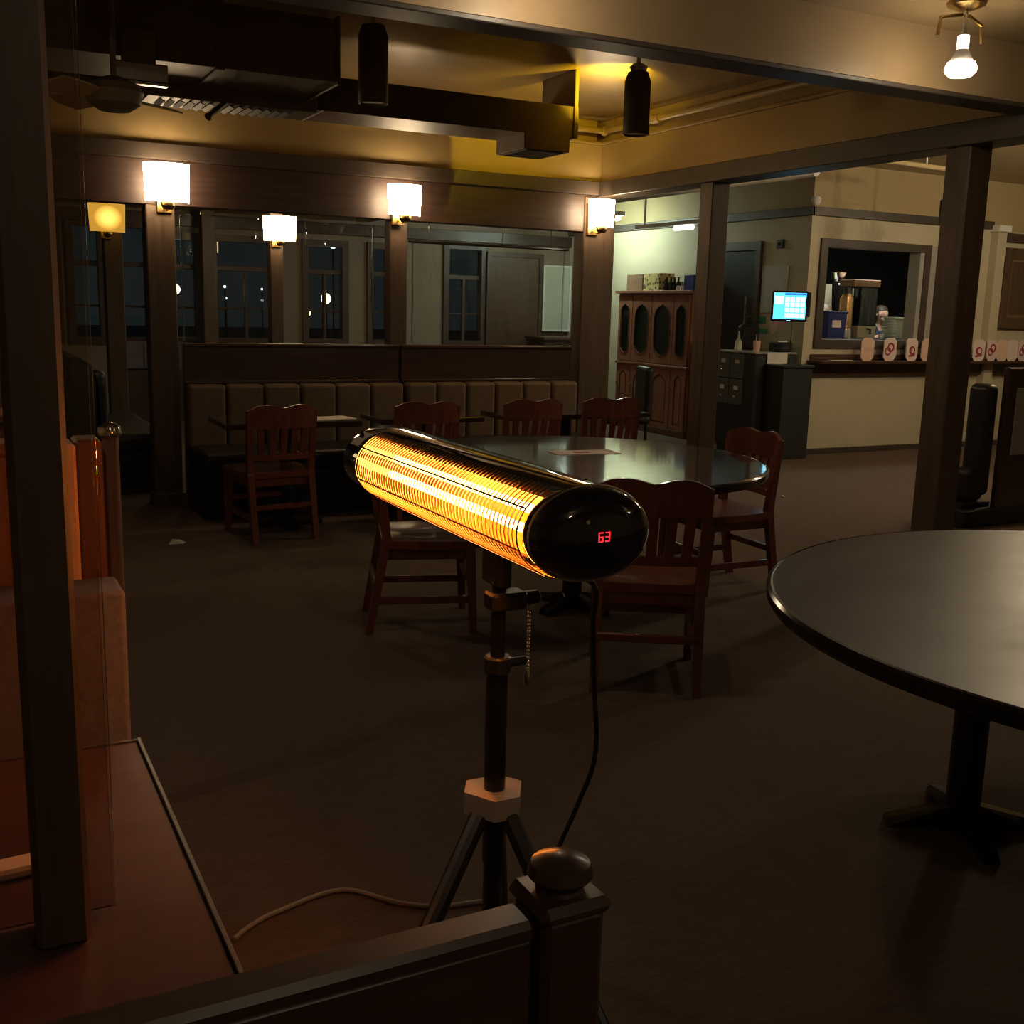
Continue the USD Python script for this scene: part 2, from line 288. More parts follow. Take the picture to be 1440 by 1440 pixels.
# window wall
holes = [(1.30, 1.62, 0.95, 2.25), (1.78, 2.13, 0.95, 2.25), (2.28, 2.70, 0.95, 2.15), (2.90, 3.66, 0.95, 2.15), (4.02, 4.52, 0.95, 2.15), (4.87, 5.12, 0.95, 2.15), (5.93, 6.46, 0.95, 2.2), (0.2, 1.15, 0.95, 2.25), (-1.2, 0.0, 0.95, 2.25)]
struct('wall_far', wall_y(-3, 14, YF, YF + 0.14, 0, 2.94, holes), 'brown_wall', 'dark red-brown window wall at the far end')
struct('baseboard_far', box(-3, 14, YF - 0.02, YF, 0, 0.1), 'dark_trim', 'dark baseboard under the far windows')
struct('trim_7', box(-3, 14, YF - 0.05, YF, 2.27, 2.41), 'header_wood', 'reddish wood rail above the far windows')
for i, (a, b, c, d) in enumerate(holes):
    w = sthing('window_%d' % (i + 2), None)
    obj('frame', plate_y(rect(a - 0.05, b + 0.05, c - 0.05, d + 0.05).difference(rect(a + 0.03, b - 0.03, c + 0.03, d - 0.03)), YF - 0.03, YF + 0.1), 'header_wood', w, smooth=False)
    mull = [box((a + b) / 2 - 0.02, (a + b) / 2 + 0.02, YF + 0.02, YF + 0.08, c, min(d, 1.78))] if b - a > 0.45 else []
    for m_ in mull: obj('mullion', m_, 'header_wood', w, smooth=False)
    obj('transom_bar', box(a, b, YF + 0.02, YF + 0.08, 1.78, 1.84), 'header_wood', w, smooth=False)
    obj('transom_bar', box(a, b, YF + 0.03, YF + 0.07, 1.32, 1.345), 'header_wood', w, smooth=False)
    obj('pane', box(a, b, YF + 0.045, YF + 0.051, c, d, 0), 'window_glass', w, smooth=False)
struct('wall_left', box(-3.1, -3, -3, YF, 0, 2.94, 0), 'tan_wall', 'tan wall at far left'); struct('wall_back', box(-3, 14, -3.1, -3, 0, 2.94, 0), 'tan_wall', 'tan wall behind'); struct('wall_right', box(14, 14.1, -3, YF, 0, 2.94, 0), 'tan_wall', 'tan wall at far right')
struct('ground', box(-30, 40, YF + 0.2, 70, -0.35, -0.3, 0), 'asphalt', 'dark ground outside the windows')

# square posts
def post(label, x0, x1, y0, y1, z1, z0=0.0, base=True, m='post_wood'):
    cx, cy = (x0 + x1) / 2, (y0 + y1) / 2
    t = thing('wooden_post', label, 'post', (cx, cy, z0))
    obj('shaft', box(x0 - cx, x1 - cx, y0 - cy, y1 - cy, 0, z1 - z0, 0.008), m, t, smooth=False)
    if base: obj('plinth', box(x0 - cx - 0.015, x1 - cx + 0.015, y0 - cy - 0.015, y1 - cy + 0.015, 0, 0.09), m, t, smooth=False)
    return t
post('dark square wooden post at the left end of the booth bench', 1.24, 1.43, Y1 + 0.01, Y1 + 0.17, 2.06)
post('dark square wooden post rising behind the seam of the booth benches', 3.00, 3.14, Y1 + 0.05, Y1 + 0.17, 2.06)
post('broad dark wooden post beside the tall wooden hutch', 4.66, 4.96, Y1 + 0.01, Y1 + 0.17, 2.34)
post('dark wooden post between the hutch and the file cabinet', 4.80, 4.95, 6.30, 6.45, 2.34)
post('large dark wooden post behind the big round table at right', 4.80, 4.97, 4.14, 4.30, 2.34)
post('slim far post carrying the bright sconce by the windows', 3.14, 3.28, 11.75, 11.9, 2.45)
post('slim far post under the amber sconce at left', 1.46, 1.64, 11.76, 11.92, 2.45)
post('broad dark post in front of the far windows', 2.70, 2.86, 13.1, 13.25, 2.45)

# pale panel, dark door and things on the far wall
pp = thing('wall_board', 'pale grey-green board on the far wall beside the corner post', 'board', (7.38, YF - 0.04, 0))
obj('panel', box(0, 0.4, -0.02, 0.03, 1.14, 2.0), 'pale_panel', pp); obj('frame', plate_y(rect(-0.02, 0.42, 1.12, 2.02).difference(rect(0.005, 0.395, 1.145, 1.995)), -0.03, 0.035), 'white_plastic', pp, smooth=False)
d2 = sthing('door_2', 'plain dark brown door on the far wall')
obj('leaf', box(6.56, 7.30, YF - 0.05, YF - 0.01, 0, 2.1), 'divider_wood', d2, smooth=False); obj('frame', plate_y(rect(6.50, 7.36, 0, 2.16).difference(rect(6.56, 7.30, 0, 2.1)), YF - 0.06, YF), 'header_wood', d2, smooth=False)
sideb = thing('low_cupboard', 'dark low cupboard under the pale board on the far wall', 'cupboard', (7.4, 12.9, 0))
obj('body', box(-0.35, 0.39, -0.2, 0.3, 0, 1.02), 'divider_wood', sideb); obj('top', box(-0.38, 0.39, -0.24, 0.3, 1.02, 1.06), 'divider_wood', sideb); obj('door', box(-0.3, 0.34, -0.215, -0.195, 0.1, 0.95), 'header_wood', sideb)
pk = thing('notice_board', 'pinkish board below the far left window', 'board', (2.16, YF - 0.06, 0))
obj('board', box(-0.35, 0.35, 0, 0.04, 0.62, 0.93), 'pink_fabric', pk); obj('seam', box(-0.12, -0.105, -0.004, 0.0, 0.64, 0.92, 0), 'dark_trim', pk); obj('foot_wall', box(-0.35, 0.35, 0.0, 0.05, 0.0, 0.6), 'dark_trim', pk)

# ================================================================ BOOTH BENCHES
def bench(x0, x1, n, label):
    t = thing('booth_bench', label, 'bench', ((x0 + x1) / 2, Y1, 0)); w = (x1 - x0) / 2
    obj('divider_panel', box(-w, w, -0.04, 0.02, 0.0, 1.125), 'divider_wood', t, smooth=False)
    obj('cap_rail', box(-w, w, -0.055, 0.035, 1.115, 1.142, 0.008), 'divider_wood', t, smooth=False)
    obj('lower_rail', box(-w, w, -0.062, -0.04, 0.862, 0.882), 'divider_wood', t, smooth=False)
    obj('seat_box', box(-w, w, -0.60, -0.04, 0.0, 0.32), 'black_plastic', t, smooth=False)
    obj('seat_cushion', pillow(-w, w, -0.66, -0.14, 0.32, 0.45, 0.045), 'black_leather', t)
    s = 2 * w / n
    for i in range(n): obj('back_section', pillow(-w + i * s + 0.004, -w + (i + 1) * s - 0.004, -0.17, -0.04, 0.42, 0.862, 0.03), 'leather', t)
    return t
bench(1.45, 3.04, 6, 'left brown leather booth bench with six back sections and raised dark divider')
bench(3.06, 4.56, 6, 'right brown leather booth bench with six back sections and raised dark divider')
# bench seen end-on at the far left
def side_bench(label, loc, rotz, h=1.02, L=1.5):
    t = thing('side_bench', label, 'bench', loc, rotz)
    prof = Polygon([(0, 0), (0.62, 0), (0.62, 0.30), (0.16, 0.30), (0.16, 0.44), (0.19, 0.46), (0.17, h - 0.16), (0.13, h - 0.05), (0.06, h), (0, h)]).buffer(0.012).buffer(-0.006)
    m = extr(prof, L); v = m.vertices.copy(); m.vertices = np.stack([v[:, 0], v[:, 2], v[:, 1]], 1); m.invert(); obj('frame', m, 'black_plastic', t)
    obj('seat_cushion', pillow(0.17, 0.66, 0.0, L, 0.30, 0.45, 0.05), 'black_leather', t); obj('back_pad', pillow(0.10, 0.24, 0.0, L, 0.44, h - 0.08, 0.06), 'black_leather', t)
    return t
side_bench('black padded bench seen end-on beyond the left post', (0.78, 8.35, 0), 0, 1.0, 1.6)

# ================================================================ CHAIRS
def make_chair(label, loc, rotz):
    t = thing('dining_chair', label, 'chair', loc, rotz)
    SZ, H, w = 0.425, 0.83, 0.205
    us = np.linspace(-1, 1, 17); curve = lambda u, y0: (w * 1.06 * u, y0 - 0.045 * (1 - u * u))
    top = lambda u: H - 0.028 * max(0, abs(u) - 0.72) / 0.28 - 0.012 * math.cos(u * 6.2) * (1 - abs(u))
    obj('crest_rail', strip(us, lambda u: curve(u, -0.205), lambda u: 0.695, top, 0.024), 'chair_wood', t)
    obj('lower_rail', strip(us, lambda u: (w * 0.98 * u, -0.178 - 0.035 * (1 - u * u)), lambda u: 0.50, lambda u: 0.535, 0.022), 'chair_wood', t)
    for k in range(5):
        u = -0.66 + 0.33 * k; x0, y0 = curve(u, -0.209); x1, y1 = w * 0.98 * u, -0.18 - 0.035 * (1 - u * u)
        obj('slat', hull([(x0 + sx * 0.021, y0 + sy, 0.71) for sx in (-1, 1) for sy in (-0.016, 0.0)] + [(x1 + sx * 0.019, y1 + sy, 0.52) for sx in (-1, 1) for sy in (-0.016, 0.0)]), 'chair_wood', t)
    seat = Polygon([(-0.20, -0.19), (0.20, -0.19), (0.225, 0.0), (0.225, 0.17), (0.19, 0.215), (0, 0.225), (-0.19, 0.215), (-0.225, 0.17), (-0.225, 0.0)]).buffer(0.015)
    sm = extr(seat, 0.036); sm = sm.subdivide_to_size(0.05); v = sm.vertices.copy(); v[:, 2] += SZ - 0.036
    topv = v[:, 2] > SZ - 0.002; v[topv, 2] -= 0.012 * np.exp(-((np.abs(v[topv, 0]) - 0.09) / 0.06) ** 2 - ((v[topv, 1] + 0.03) / 0.12) ** 2); sm.vertices = v
    obj('seat', sm, 'chair_wood', t)
    for s in (-1, 1):
        lg = lambda z, x, y, a: [(x + i * a, y + j * a, z) for i in (-1, 1) for j in (-1, 1)]
        obj('leg', cat(hull(lg(0, s * 0.195, -0.262, 0.017) + lg(SZ, s * 0.195, -0.185, 0.02)), hull(lg(SZ, s * 0.195, -0.185, 0.02) + lg(0.80, s * 0.208, -0.222, 0.015))), 'chair_wood', t, smooth=False)
        obj('leg', hull(lg(0, s * 0.20, 0.205, 0.016) + lg(SZ - 0.03, s * 0.195, 0.185, 0.022)), 'chair_wood', t, smooth=False)
        obj('side_stretcher', hull([(s * 0.195 + i * 0.01, y, z + j * 0.016) for i in (-1, 1) for j in (-1, 1) for y, z in ((-0.235, 0.15), (0.195, 0.15))]), 'chair_wood', t, smooth=False)
    obj('front_stretcher', box(-0.195, 0.195, 0.185, 0.207, 0.20, 0.236), 'chair_wood', t, smooth=False)
    obj('rear_stretcher', box(-0.195, 0.195, -0.245, -0.225, 0.20, 0.232), 'chair_wood', t, smooth=False)
    obj('apron', cat(box(-0.19, 0.19, 0.165, 0.185, 0.335, 0.39), box(-0.19, 0.19, -0.19, -0.17, 0.335, 0.39), box(-0.195, -0.175, -0.18, 0.18, 0.335, 0.39), box(0.175, 0.195, -0.18, 0.18, 0.335, 0.39)), 'chair_wood', t, smooth=False)
    return t
chair = make_chair('red-brown slat-back chair showing its back, at near side of middle round table', (2.43, 3.475, 0), facing(0.526, 0.85))
dup(chair, (1.90, 4.50, 0), facing(0.95, -0.30), 'dark wooden chair seen below the glowing heater, left of middle round table')
dup(chair, (3.60, 4.53, 0), facing(-1.0, 0.02), 'red-brown slat-back chair right of the middle round table, its crest catching light')
dup(chair, (1.74, 6.62, 0), facing(-0.12, 1.0), 'dark wooden chair at the leftmost booth table, clear of the heater')
dup(chair, (2.74, 6.66, 0), facing(0.05, 1.0), 'dark wooden chair behind the middle of the heater, facing the booth bench')
dup(chair, (3.53, 6.70, 0), facing(0.0, 1.0), 'dark wooden chair facing the right booth bench, just above the middle round table')
dup(chair, (4.20, 6.72, 0), facing(0.12, 1.0), 'dark wooden chair nearest the broad corner post, facing the right booth bench')

# ================================================================ TABLES
def booth_table(label, x0, x1, y0, y1, zt=0.70):
    cx, cy = (x0 + x1) / 2, (y0 + y1) / 2; t = thing('booth_table', label, 'table', (cx, cy, 0)); w, d = (x1 - x0) / 2, (y1 - y0) / 2
    obj('tabletop', box(-w, w, -d, d, zt - 0.035, zt, 0.006), 'table_wood', t, smooth=False); obj('column', cyl(0.04, 0.03, zt - 0.035), 'black_metal', t)
    obj('base_foot', cat(box(-0.24, 0.24, -0.03, 0.03, 0, 0.035, 0.012), box(-0.03, 0.03, -0.2, 0.2, 0, 0.034, 0.012)), 'black_metal', t); return t
booth_table('dark rectangular table at the left end of the booth bench', 1.47, 2.35, 6.6, 7.09)
booth_table('dark rectangular table before the middle of the booth benches, behind the heater', 2.50, 3.25, 6.66, 7.09)
booth_table('dark rectangular table before the right booth bench by the corner post', 3.42, 4.62, 6.66, 7.09)
def round_table(label, cx, cy, r, zt, topm, cols, n=96):
    t = thing('round_table', label, 'table', (cx, cy, 0))
    obj('tabletop', lathe([(0, zt - 0.03), (r - 0.012, zt - 0.03), (r - 0.004, zt - 0.022), (r - 0.004, zt - 0.004), (r - 0.010, zt), (0, zt)], n), topm, t)
    obj('edge_band', lathe([(r - 0.02, zt - 0.042), (r, zt - 0.04), (r + 0.006, zt - 0.03), (r + 0.006, zt - 0.008), (r - 0.001, zt - 0.001), (r - 0.02, zt - 0.042)], n), 'table_edge', t)
    for (ax, ay, rot) in cols:
        obj('column', mv(cyl(0.048, 0.05, zt - 0.03), (ax, ay, 0)), 'black_metal', t)
        f = []
        for q in (rot, rot + 90, rot + 180, rot + 270):
            f.append(mv(hull([(0.03, -0.03, 0.0), (0.03, 0.03, 0.0), (0.03, -0.02, 0.075), (0.03, 0.02, 0.075), (0.22, -0.022, 0.0), (0.22, 0.022, 0.0), (0.22, -0.014, 0.028), (0.22, 0.014, 0.028)]), (ax, ay, 0), rz=q))
        obj('base_foot', cat(f), 'black_gloss', t, smooth=False)
    return t
round_table('glossy dark round table in the middle of the room', 2.664, 4.439, 0.90, 0.74, 'table_wood', [(0, 0, 20)])
round_table('large worn dark round table at right front', 2.72, 1.527, 1.03, 0.74, 'table_worn', [(-0.19, 0.45, 62), (0.1, -0.5, 62)])
pm = thing('menu_sheet', 'cream menu sheet lying on the glossy middle round table', 'menu', (2.80, 4.60, 0.7405), -8)
obj('sheet', box(-0.17, 0.17, -0.075, 0.075, 0, 0.002, 0), 'pink_card', pm); obj('print', box(-0.06, 0.03, -0.03, 0.02, 0.002, 0.0024, 0), 'red_print', pm)
single('menu_sheet', mv(box(-0.16, 0.16, -0.1, 0.1, 0, 0.003, 0), (2.18, 6.80, 0.7005), rz=10), 'paper', 'pale menu sheet on the leftmost booth table, beside the heater tip', 'menu')
single('paper_scrap', mv(hull([(-0.05, -0.01, 0), (0.03, -0.02, 0), (0.06, 0.012, 0), (-0.03, 0.03, 0), (-0.025, 0, 0.03), (0.02, 0.005, 0.022)]), (1.15, 6.53, 0.001)), 'paper', 'crumpled white paper scrap lying on the dark carpet', 'scrap')
single('paper_crumb', mv(hull([(-0.02, 0, 0), (0.02, -0.01, 0), (0.02, 0.02, 0), (0, 0.01, 0.02)]), (5.88, 6.57, 0.001)), 'paper', 'tiny white crumb on the carpet before the kitchen wall', 'scrap')

# ================================================================ HEATER ON A STAND
HX, HZ, HR, OV = 0.796, 1.135, 0.070, 1.40
ht = thing('patio_heater', 'glowing orange tube heater with black glossy body', 'heater', (HX, 1.25, HZ))
def ov(m): m.vertices = m.vertices * [OV, 1, 1]; return m
def arc_shell(r0, r1, a0, a1, y0, y1, n=28):
    A = np.radians(np.linspace(a0, a1, n)); poly = Polygon([(r1 * math.cos(a), r1 * math.sin(a)) for a in A] + [(r0 * math.cos(a), r0 * math.sin(a)) for a in A[::-1]])
    return plate_y(poly, y0, y1)
# the open side looks towards -x, a little downwards: angles 105..262 degrees stay open between y 0.22 and 0.93
O0, O1, YA, YB, YE = 122.0, 262.0, 0.055, 0.745, 0.86
obj('shell', ov(arc_shell(HR - 0.003, HR, O1, O0 + 360, YA, YB, 40)), 'black_gloss', ht)
obj('front_housing', ov(mv(lathe([(0, 0.04), (HR - 0.003, 0.04), (HR, 0.044), (HR, YA), (0, YA)], 48), rx=-90)), 'black_gloss', ht)
obj('rear_housing', ov(mv(lathe([(0, YB), (HR, YB), (HR, YE - 0.03), (HR - 0.012, YE), (0, YE)], 48), rx=-90)), 'black_gloss', ht)
obj('trim_ring', ov(mv(lathe([(HR - 0.006, 0.034), (HR + 0.0005, 0.034), (HR + 0.0015, 0.037), (HR + 0.0005, 0.040), (HR - 0.006, 0.040), (HR - 0.006, 0.034)], 64), rx=-90)), 'chrome', ht, 'chrome ring round the end cap')
cap = obj('end_cap', ov(mv(lathe([(0, -0.006), (0.03, -0.005), (HR - 0.022, 0.0), (HR - 0.010, 0.010), (HR - 0.003, 0.022), (HR, 0.035), (0, 0.036)], 64), rx=-90)), 'black_gloss', ht)
refl = ov(arc_shell(HR - 0.008, HR - 0.005, O1 - 8, O0 + 368, YA + 0.004, YB - 0.004, 30))
obj('reflector', refl, 'gold_reflector', ht, 'gold reflector trough')
for (ex, ez) in ((-0.020, 0.012), (-0.030, -0.018)): obj('heating_tube', tube([(ex, YA + 0.01, ez), (ex, (YA + YB) / 2, ez), (ex, YB - 0.01, ez)], 0.0075, 10), 'hot_element', ht, 'glowing heating tube')
A = np.radians(np.linspace(O0 - 4, O1 + 4, 15)); NW = 56
for k in range(NW):
    y = YA + 0.006 + (YB - YA - 0.012) * k / (NW - 1)
    P = [(OV * (HR + 0.004) * math.cos(a), y, (HR + 0.004) * math.sin(a)) for a in A]
    obj('grille_wire', tube(P, 0.0012, 5), 'wire_metal', ht)
for a in (150, 196, 236):
    q = math.radians(a); obj('grille_bar', tube([(OV * (HR + 0.006) * math.cos(q), YA, (HR + 0.006) * math.sin(q)), (OV * (HR + 0.006) * math.cos(q), YB, (HR + 0.006) * math.sin(q))], 0.0014, 5), 'black_metal', ht)
q = math.radians(140); lab = ov(arc_shell(HR, HR + 0.0006, 125, 150, YB + 0.03, YB + 0.075, 8))
lb = obj('warning_sticker', lab, 'paper', ht, 'small warning sticker with a dark triangle')
obj('triangle', plate_x(Polygon([(YB + 0.04, 0.046), (YB + 0.066, 0.046), (YB + 0.053, 0.062)]), -(HR + 0.001), -(HR - 0.003)), 'black_metal', lb)
# digits 63 on the end cap, seven-segment
def seg(ch, x):
    on = {'6': 'acdefg', '3': 'abcdg'}[ch]; w, h, s = 0.0075, 0.014, 0.0016
    P = {'a': (0, w, h - s, h), 'd': (0, w, 0, s), 'g': (0, w, h / 2 - s / 2, h / 2 + s / 2), 'f': (0, s, h / 2, h), 'e': (0, s, 0, h / 2), 'b': (w - s, w, h / 2, h), 'c': (w - s, w, 0, h / 2)}
    return cat([box(x + p[0], x + p[1], -0.0068, -0.0052, p[2], p[3], 0) for k_, p in P.items() if k_ in on])
dg = obj('display', mv(cat(seg('6', -0.0095), seg('3', 0.0015)), (0.0, 0, -0.004)), 'red_digit', ht, 'red digits 63', smooth=False)
obj('push_button', mv(cyl(0.004, 0, 0.003), (-0.028, -0.005, 0.026), rx=90), 'chrome', ht)
# bracket under the body
obj('yoke', cat(box(-0.021, 0.003, 0.27, 0.34, -HR - 0.07, -HR + 0.004), box(-0.035, 0.017, 0.26, 0.35, -HR - 0.006, -HR + 0.002)), 'black_metal', ht)
st = thing('heater_stand', 'black tripod stand holding up the glowing heater', 'stand', (0.787, 1.545, 0))
obj('pole', cyl(0.0185, 0.50, 0.86, n=24), 'black_metal', st); obj('upper_pole', cyl(0.0125, 0.84, HZ - HR - 0.06, n=20), 'black_metal', st)
obj('collar', cat(cyl(0.023, 0.845, 0.875), mv(cyl(0.008, 0, 0.035), (0.02, 0, 0.86), ry=90)), 'black_plastic', st)
obj('clamp', cat(box(-0.02, 0.045, -0.02, 0.02, 0.955, 0.985), mv(cyl(0.012, 0, 0.03), (0.045, 0, 0.97), ry=90)), 'black_plastic', st)
hub = Polygon([(0.055 * math.cos(math.radians(a)), 0.055 * math.sin(math.radians(a))) for a in (5, 55, 125, 175, 245, 295)])
obj('hub', mv(extr(hub, 0.038), (0, 0, 0.60)), 'grey_plastic', st, 'pale grey leg hub', smooth=False)
obj('centre_rod', cyl(0.016, 0.18, 0.60), 'black_metal', st)
for a in (205, 285, 60):
    q = math.radians(a); c, s = math.cos(q), math.sin(q); lg = obj('leg', tube([(0.04 * c, 0.04 * s, 0.60), (0.52 * c, 0.52 * s, 0.016)], 0.016, 10), 'black_metal', st)
    obj('brace', tube([(0.017 * c, 0.017 * s, 0.24), (0.29 * c, 0.29 * s, 0.295)], 0.006, 8), 'steel', st); obj('rubber_foot', mv(cyl(0.018, 0.0, 0.03), (0.52 * c, 0.52 * s, 0)), 'rubber', lg)
ch = thing('pull_chain', 'short bead chain hanging from the heater stand clamp', 'chain', (0.845, 1.545, 0.955))
obj('beads', cat([mv(trimesh.creation.icosphere(1, 0.0035), (0.0, 0, -0.0066 * k)) for k in range(17)]), 'chrome', ch, kind='stuff'); obj('pendant', mv(lathe([(0, -0.03), (0.006, -0.028), (0.008, -0.015), (0.004, 0), (0, 0)], 12), (0, 0, -0.11)), 'chrome', ch)
def bez(P, n=40):
    P = np.array(P, float); t = np.linspace(0, len(P) - 1, n); out = []
    for x in t:
        i = min(int(x), len(P) - 2); u = x - i; p0, p1, p2, p3 = P[max(i - 1, 0)], P[i], P[i + 1], P[min(i + 2, len(P) - 1)]
        out.append(0.5 * (2 * p1 + (p2 - p0) * u + (2 * p0 - 5 * p1 + 4 * p2 - p3) * u * u + (3 * p1 - p0 - 3 * p2 + p3) * u ** 3))
    return np.array(out)
CORD1 = [(0.50, 2.28, 0.006), (0.547, 2.317, 0.006), (0.62, 2.35, 0.006), (0.79, 2.381, 0.006), (0.897, 2.266, 0.006), (0.986, 2.208, 0.006), (1.106, 2.177, 0.006), (1.15, 2.1, 0.006)]
CORD2 = [(0.80, 1.40, 1.058), (0.93, 1.48, 1.0), (0.982, 1.56, 0.90), (1.026, 1.618, 0.77), (1.071, 1.673, 0.6), (1.087, 1.753, 0.46), (1.08, 1.86, 0.25), (1.10, 1.98, 0.06), (1.12, 2.06, 0.008), (1.15, 2.1, 0.006)]
single('power_cord', tube(bez(CORD1), 0.006, 8), 'grey_cord', 'pale grey power cord snaking over the carpet at the tripod foot', 'cord')
single('hanging_cord', tube(bez(CORD2), 0.005, 8), 'rubber', 'black cord hanging down to the right of the tripod', 'cord')

# ================================================================ NEAR DIVIDER, TABLE AND BOOTH AT LEFT
nd = thing('booth_divider', 'near dark booth divider across the bottom of the view', 'divider', (0, 0.67, 0))
obj('panel', box(-1.6, 0.364, -0.028, 0.0, 0.0, 0.985), 'divider_wood', nd, smooth=False); obj('cap_rail', box(-1.6, 0.364, -0.032, 0.004, 0.982, 1.0, 0.005), 'divider_wood', nd, smooth=False)
nw = thing('newel_post', 'dark turned newel post with a rounded cap at the end of the near divider', 'post', (0.395, 0.66, 0))
obj('shaft', box(-0.027, 0.027, -0.027, 0.027, 0, 1.0, 0.006), 'divider_wood', nw, smooth=False)
obj('cap', cat(box(-0.031, 0.031, -0.031, 0.031, 0.995, 1.010, 0.006), lathe([(0, 1.005), (0.022, 1.005), (0.018, 1.013), (0.026, 1.022), (0.023, 1.031), (0.012, 1.036), (0, 1.038)], 24)), 'divider_wood', nw)
lt = thing('front_booth_table', 'red-brown booth table at front left with a metal edge', 'table', (-0.30, 1.28, 0))
obj('tabletop', box(-0.6, 0.535, -0.50, 0.468, 0.705, 0.738, 0.003), 'red_table', lt, smooth=False)
obj('edge_strip', cat(box(0.535, 0.541, -0.50, 0.474, 0.703, 0.742, 0.001), box(-0.6, 0.541, 0.468, 0.474, 0.703, 0.740, 0.001)), 'steel', lt, 'bright metal edge strip', smooth=False)
obj('column', cyl(0.045, 0.03, 0.705), 'black_metal', lt); obj('base_foot', cat(box(-0.3, 0.3, -0.04, 0.04, 0, 0.035, 0.012), box(-0.04, 0.04, -0.3, 0.3, 0, 0.034, 0.012)), 'black_metal', lt)
nb = thing('front_bench', 'pinkish-brown upholstered bench across the front left table', 'bench', (-0.55, 2.2, 0))
obj('seat_box', box(-0.8, 0.80, -0.38, 0.06, 0, 0.34), 'partition_wood', nb, smooth=False); obj('seat_cushion', pillow(-0.8, 0.828, -0.42, 0.03, 0.34, 0.46, 0.03), 'pink_fabric', nb); obj('back_cushion', pillow(-0.8, 0.828, -0.06, 0.07, 0.44, 0.89, 0.012), 'pink_fabric', nb)
wp = thing('booth_partition', 'orange-lit wooden partition behind the pinkish bench', 'partition', (-0.55, 2.33, 0))
obj('panel', box(-0.8, 0.716, -0.035, 0.035, 0, 1.14), 'partition_wood', wp, smooth=False); obj('corner_strip', box(0.716, 0.764, -0.047, 0.05, 0, 1.16, 0.006), 'pine', wp, 'pale corner strip', smooth=False); obj('end_board', box(0.764, 0.815, -0.03, 0.06, 0, 1.165, 0.006), 'partition_dark', wp, smooth=False); obj('cap_rail', box(-0.8, 0.716, -0.05, 0.05, 1.14, 1.165, 0.006), 'partition_wood', wp, smooth=False)
ep = thing('bench_end_post', 'round wooden end post with a shiny metal cap, left of the aisle', 'post', (0.37, 3.03, 0))
obj('shaft', cyl(0.022, 0, 1.085), 'partition_wood', ep); obj('cap', mv(lathe([(0, 0), (0.03, 0), (0.032, 0.01), (0.028, 0.024), (0.012, 0.034), (0, 0.036)], 24), (0, 0, 1.085)), 'chrome', ep, 'shiny metal cap'); obj('back_board', box(-0.12, -0.02, -0.02, 0.02, 0, 1.05), 'partition_wood', ep, smooth=False)
sp = thing('barrier_post', 'near dark post standing on the front left table, out of focus', 'post', (0.075, 1.21, 0.7385))
obj('shaft', box(-0.028, 0.028, -0.028, 0.028, 0, 1.981, 0.006), 'post_wood', sp, smooth=False)
px_ = thing('barrier_sheet', 'clear plastic barrier sheet beside the near dark post', 'barrier', (0.075, 1.245, 0.742))
obj('sheet', box(-0.75, 0.058, 0, 0.004, 0.0, 1.9, 0), 'plexi_near', px_, smooth=False); obj('edge', tube([(0.06, 0.002, 0.0), (0.061, 0.002, 1.0), (0.058, 0.002, 1.9)], 0.0022, 8), 'plexi', px_)
nk = single('napkin', mv(box(-0.09, 0.075, -0.02, 0.02, 0, 0.014, 0.004), (-0.010, 1.378, 0.7385), rz=4), 'paper', 'folded pale napkin lying on the front left table', 'napkin')
tl = thing('table_lamp', 'small lamp with a glowing cream shade at the left edge', 'lamp', (0.045, 4.2, 0))
obj('shade', mv(lathe([(0.10, -0.11), (0.085, 0.11), (0.083, 0.11), (0.098, -0.11), (0.10, -0.11)], 28), (0, 0, 0.0)), 'shade_warm', tl)
UsdGeom.Xformable(tl).ClearXformOpOrder(); tl.GetAttribute('xformOp:translate').Set(Gf.Vec3d(0.045, 4.2, 1.33)); UsdGeom.Xformable(tl).SetXformOpOrder([UsdGeom.XformOp(tl.GetAttribute('xformOp:translate'))])
obj('base', mv(lathe([(0, -0.29), (0.06, -0.29), (0.06, -0.27), (0.015, -0.25), (0.012, -0.09), (0, -0.09)], 20)), 'brass', tl)
lg_ = thing('lamp_ledge', 'brown ledge under the small cream lamp at left', 'ledge', (-0.3, 4.2, 0)); obj('body', box(-0.7, 0.46, -0.12, 0.12, 0, 1.01), 'partition_wood', lg_, smooth=False); obj('top', box(-0.72, 0.48, -0.14, 0.14, 1.01, 1.04), 'partition_wood', lg_, smooth=False)

# ================================================================ SCONCES AND LAMPS
def sconce(label, loc, w=0.30, h=0.25, sh='shade_bright', arm=0.13, rot=0):
    t = thing('wall_sconce', label, 'lamp', loc, rot)                    # origin at the bulb
    A = np.linspace(0, math.pi, 15); wt, wb = w / 2, w / 2 * 0.94
    V, F = [], []
    for a in A: V += [(wt * math.cos(a), -0.09 * math.sin(a) ** 0.6, h / 2), (wb * math.cos(a), -0.085 * math.sin(a) ** 0.6, -h / 2)]
    for i in range(len(A) - 1): F += [(2 * i, 2 * i + 1, 2 * i + 3), (2 * i, 2 * i + 3, 2 * i + 2)]
    m = trimesh.Trimesh(V, F, process=False); m2 = m.copy(); m2.vertices = m.vertices * [0.985, 0.97, 1.0]; m2.invert()
    obj('shade', cat(m, m2), sh, t, smooth=True)
    obj('back_plate', box(-0.05, 0.05, arm - 0.025, arm, -h / 2 - 0.06, 0.08), 'brass', t)
    obj('arm', tube(bez([(0, arm - 0.02, -h / 2 - 0.02), (0, 0.03, -h / 2 - 0.045), (0, -0.03, -h / 2 - 0.03), (0, -0.03, -h / 2 + 0.03)], 16), 0.008, 8), 'brass', t)
    obj('socket_cup', mv(lathe([(0, -0.05), (0.03, -0.045), (0.045, -0.02), (0.045, 0.0), (0, 0.0)], 20), (0, -0.03, -h / 2)), 'brass', t)
    return t
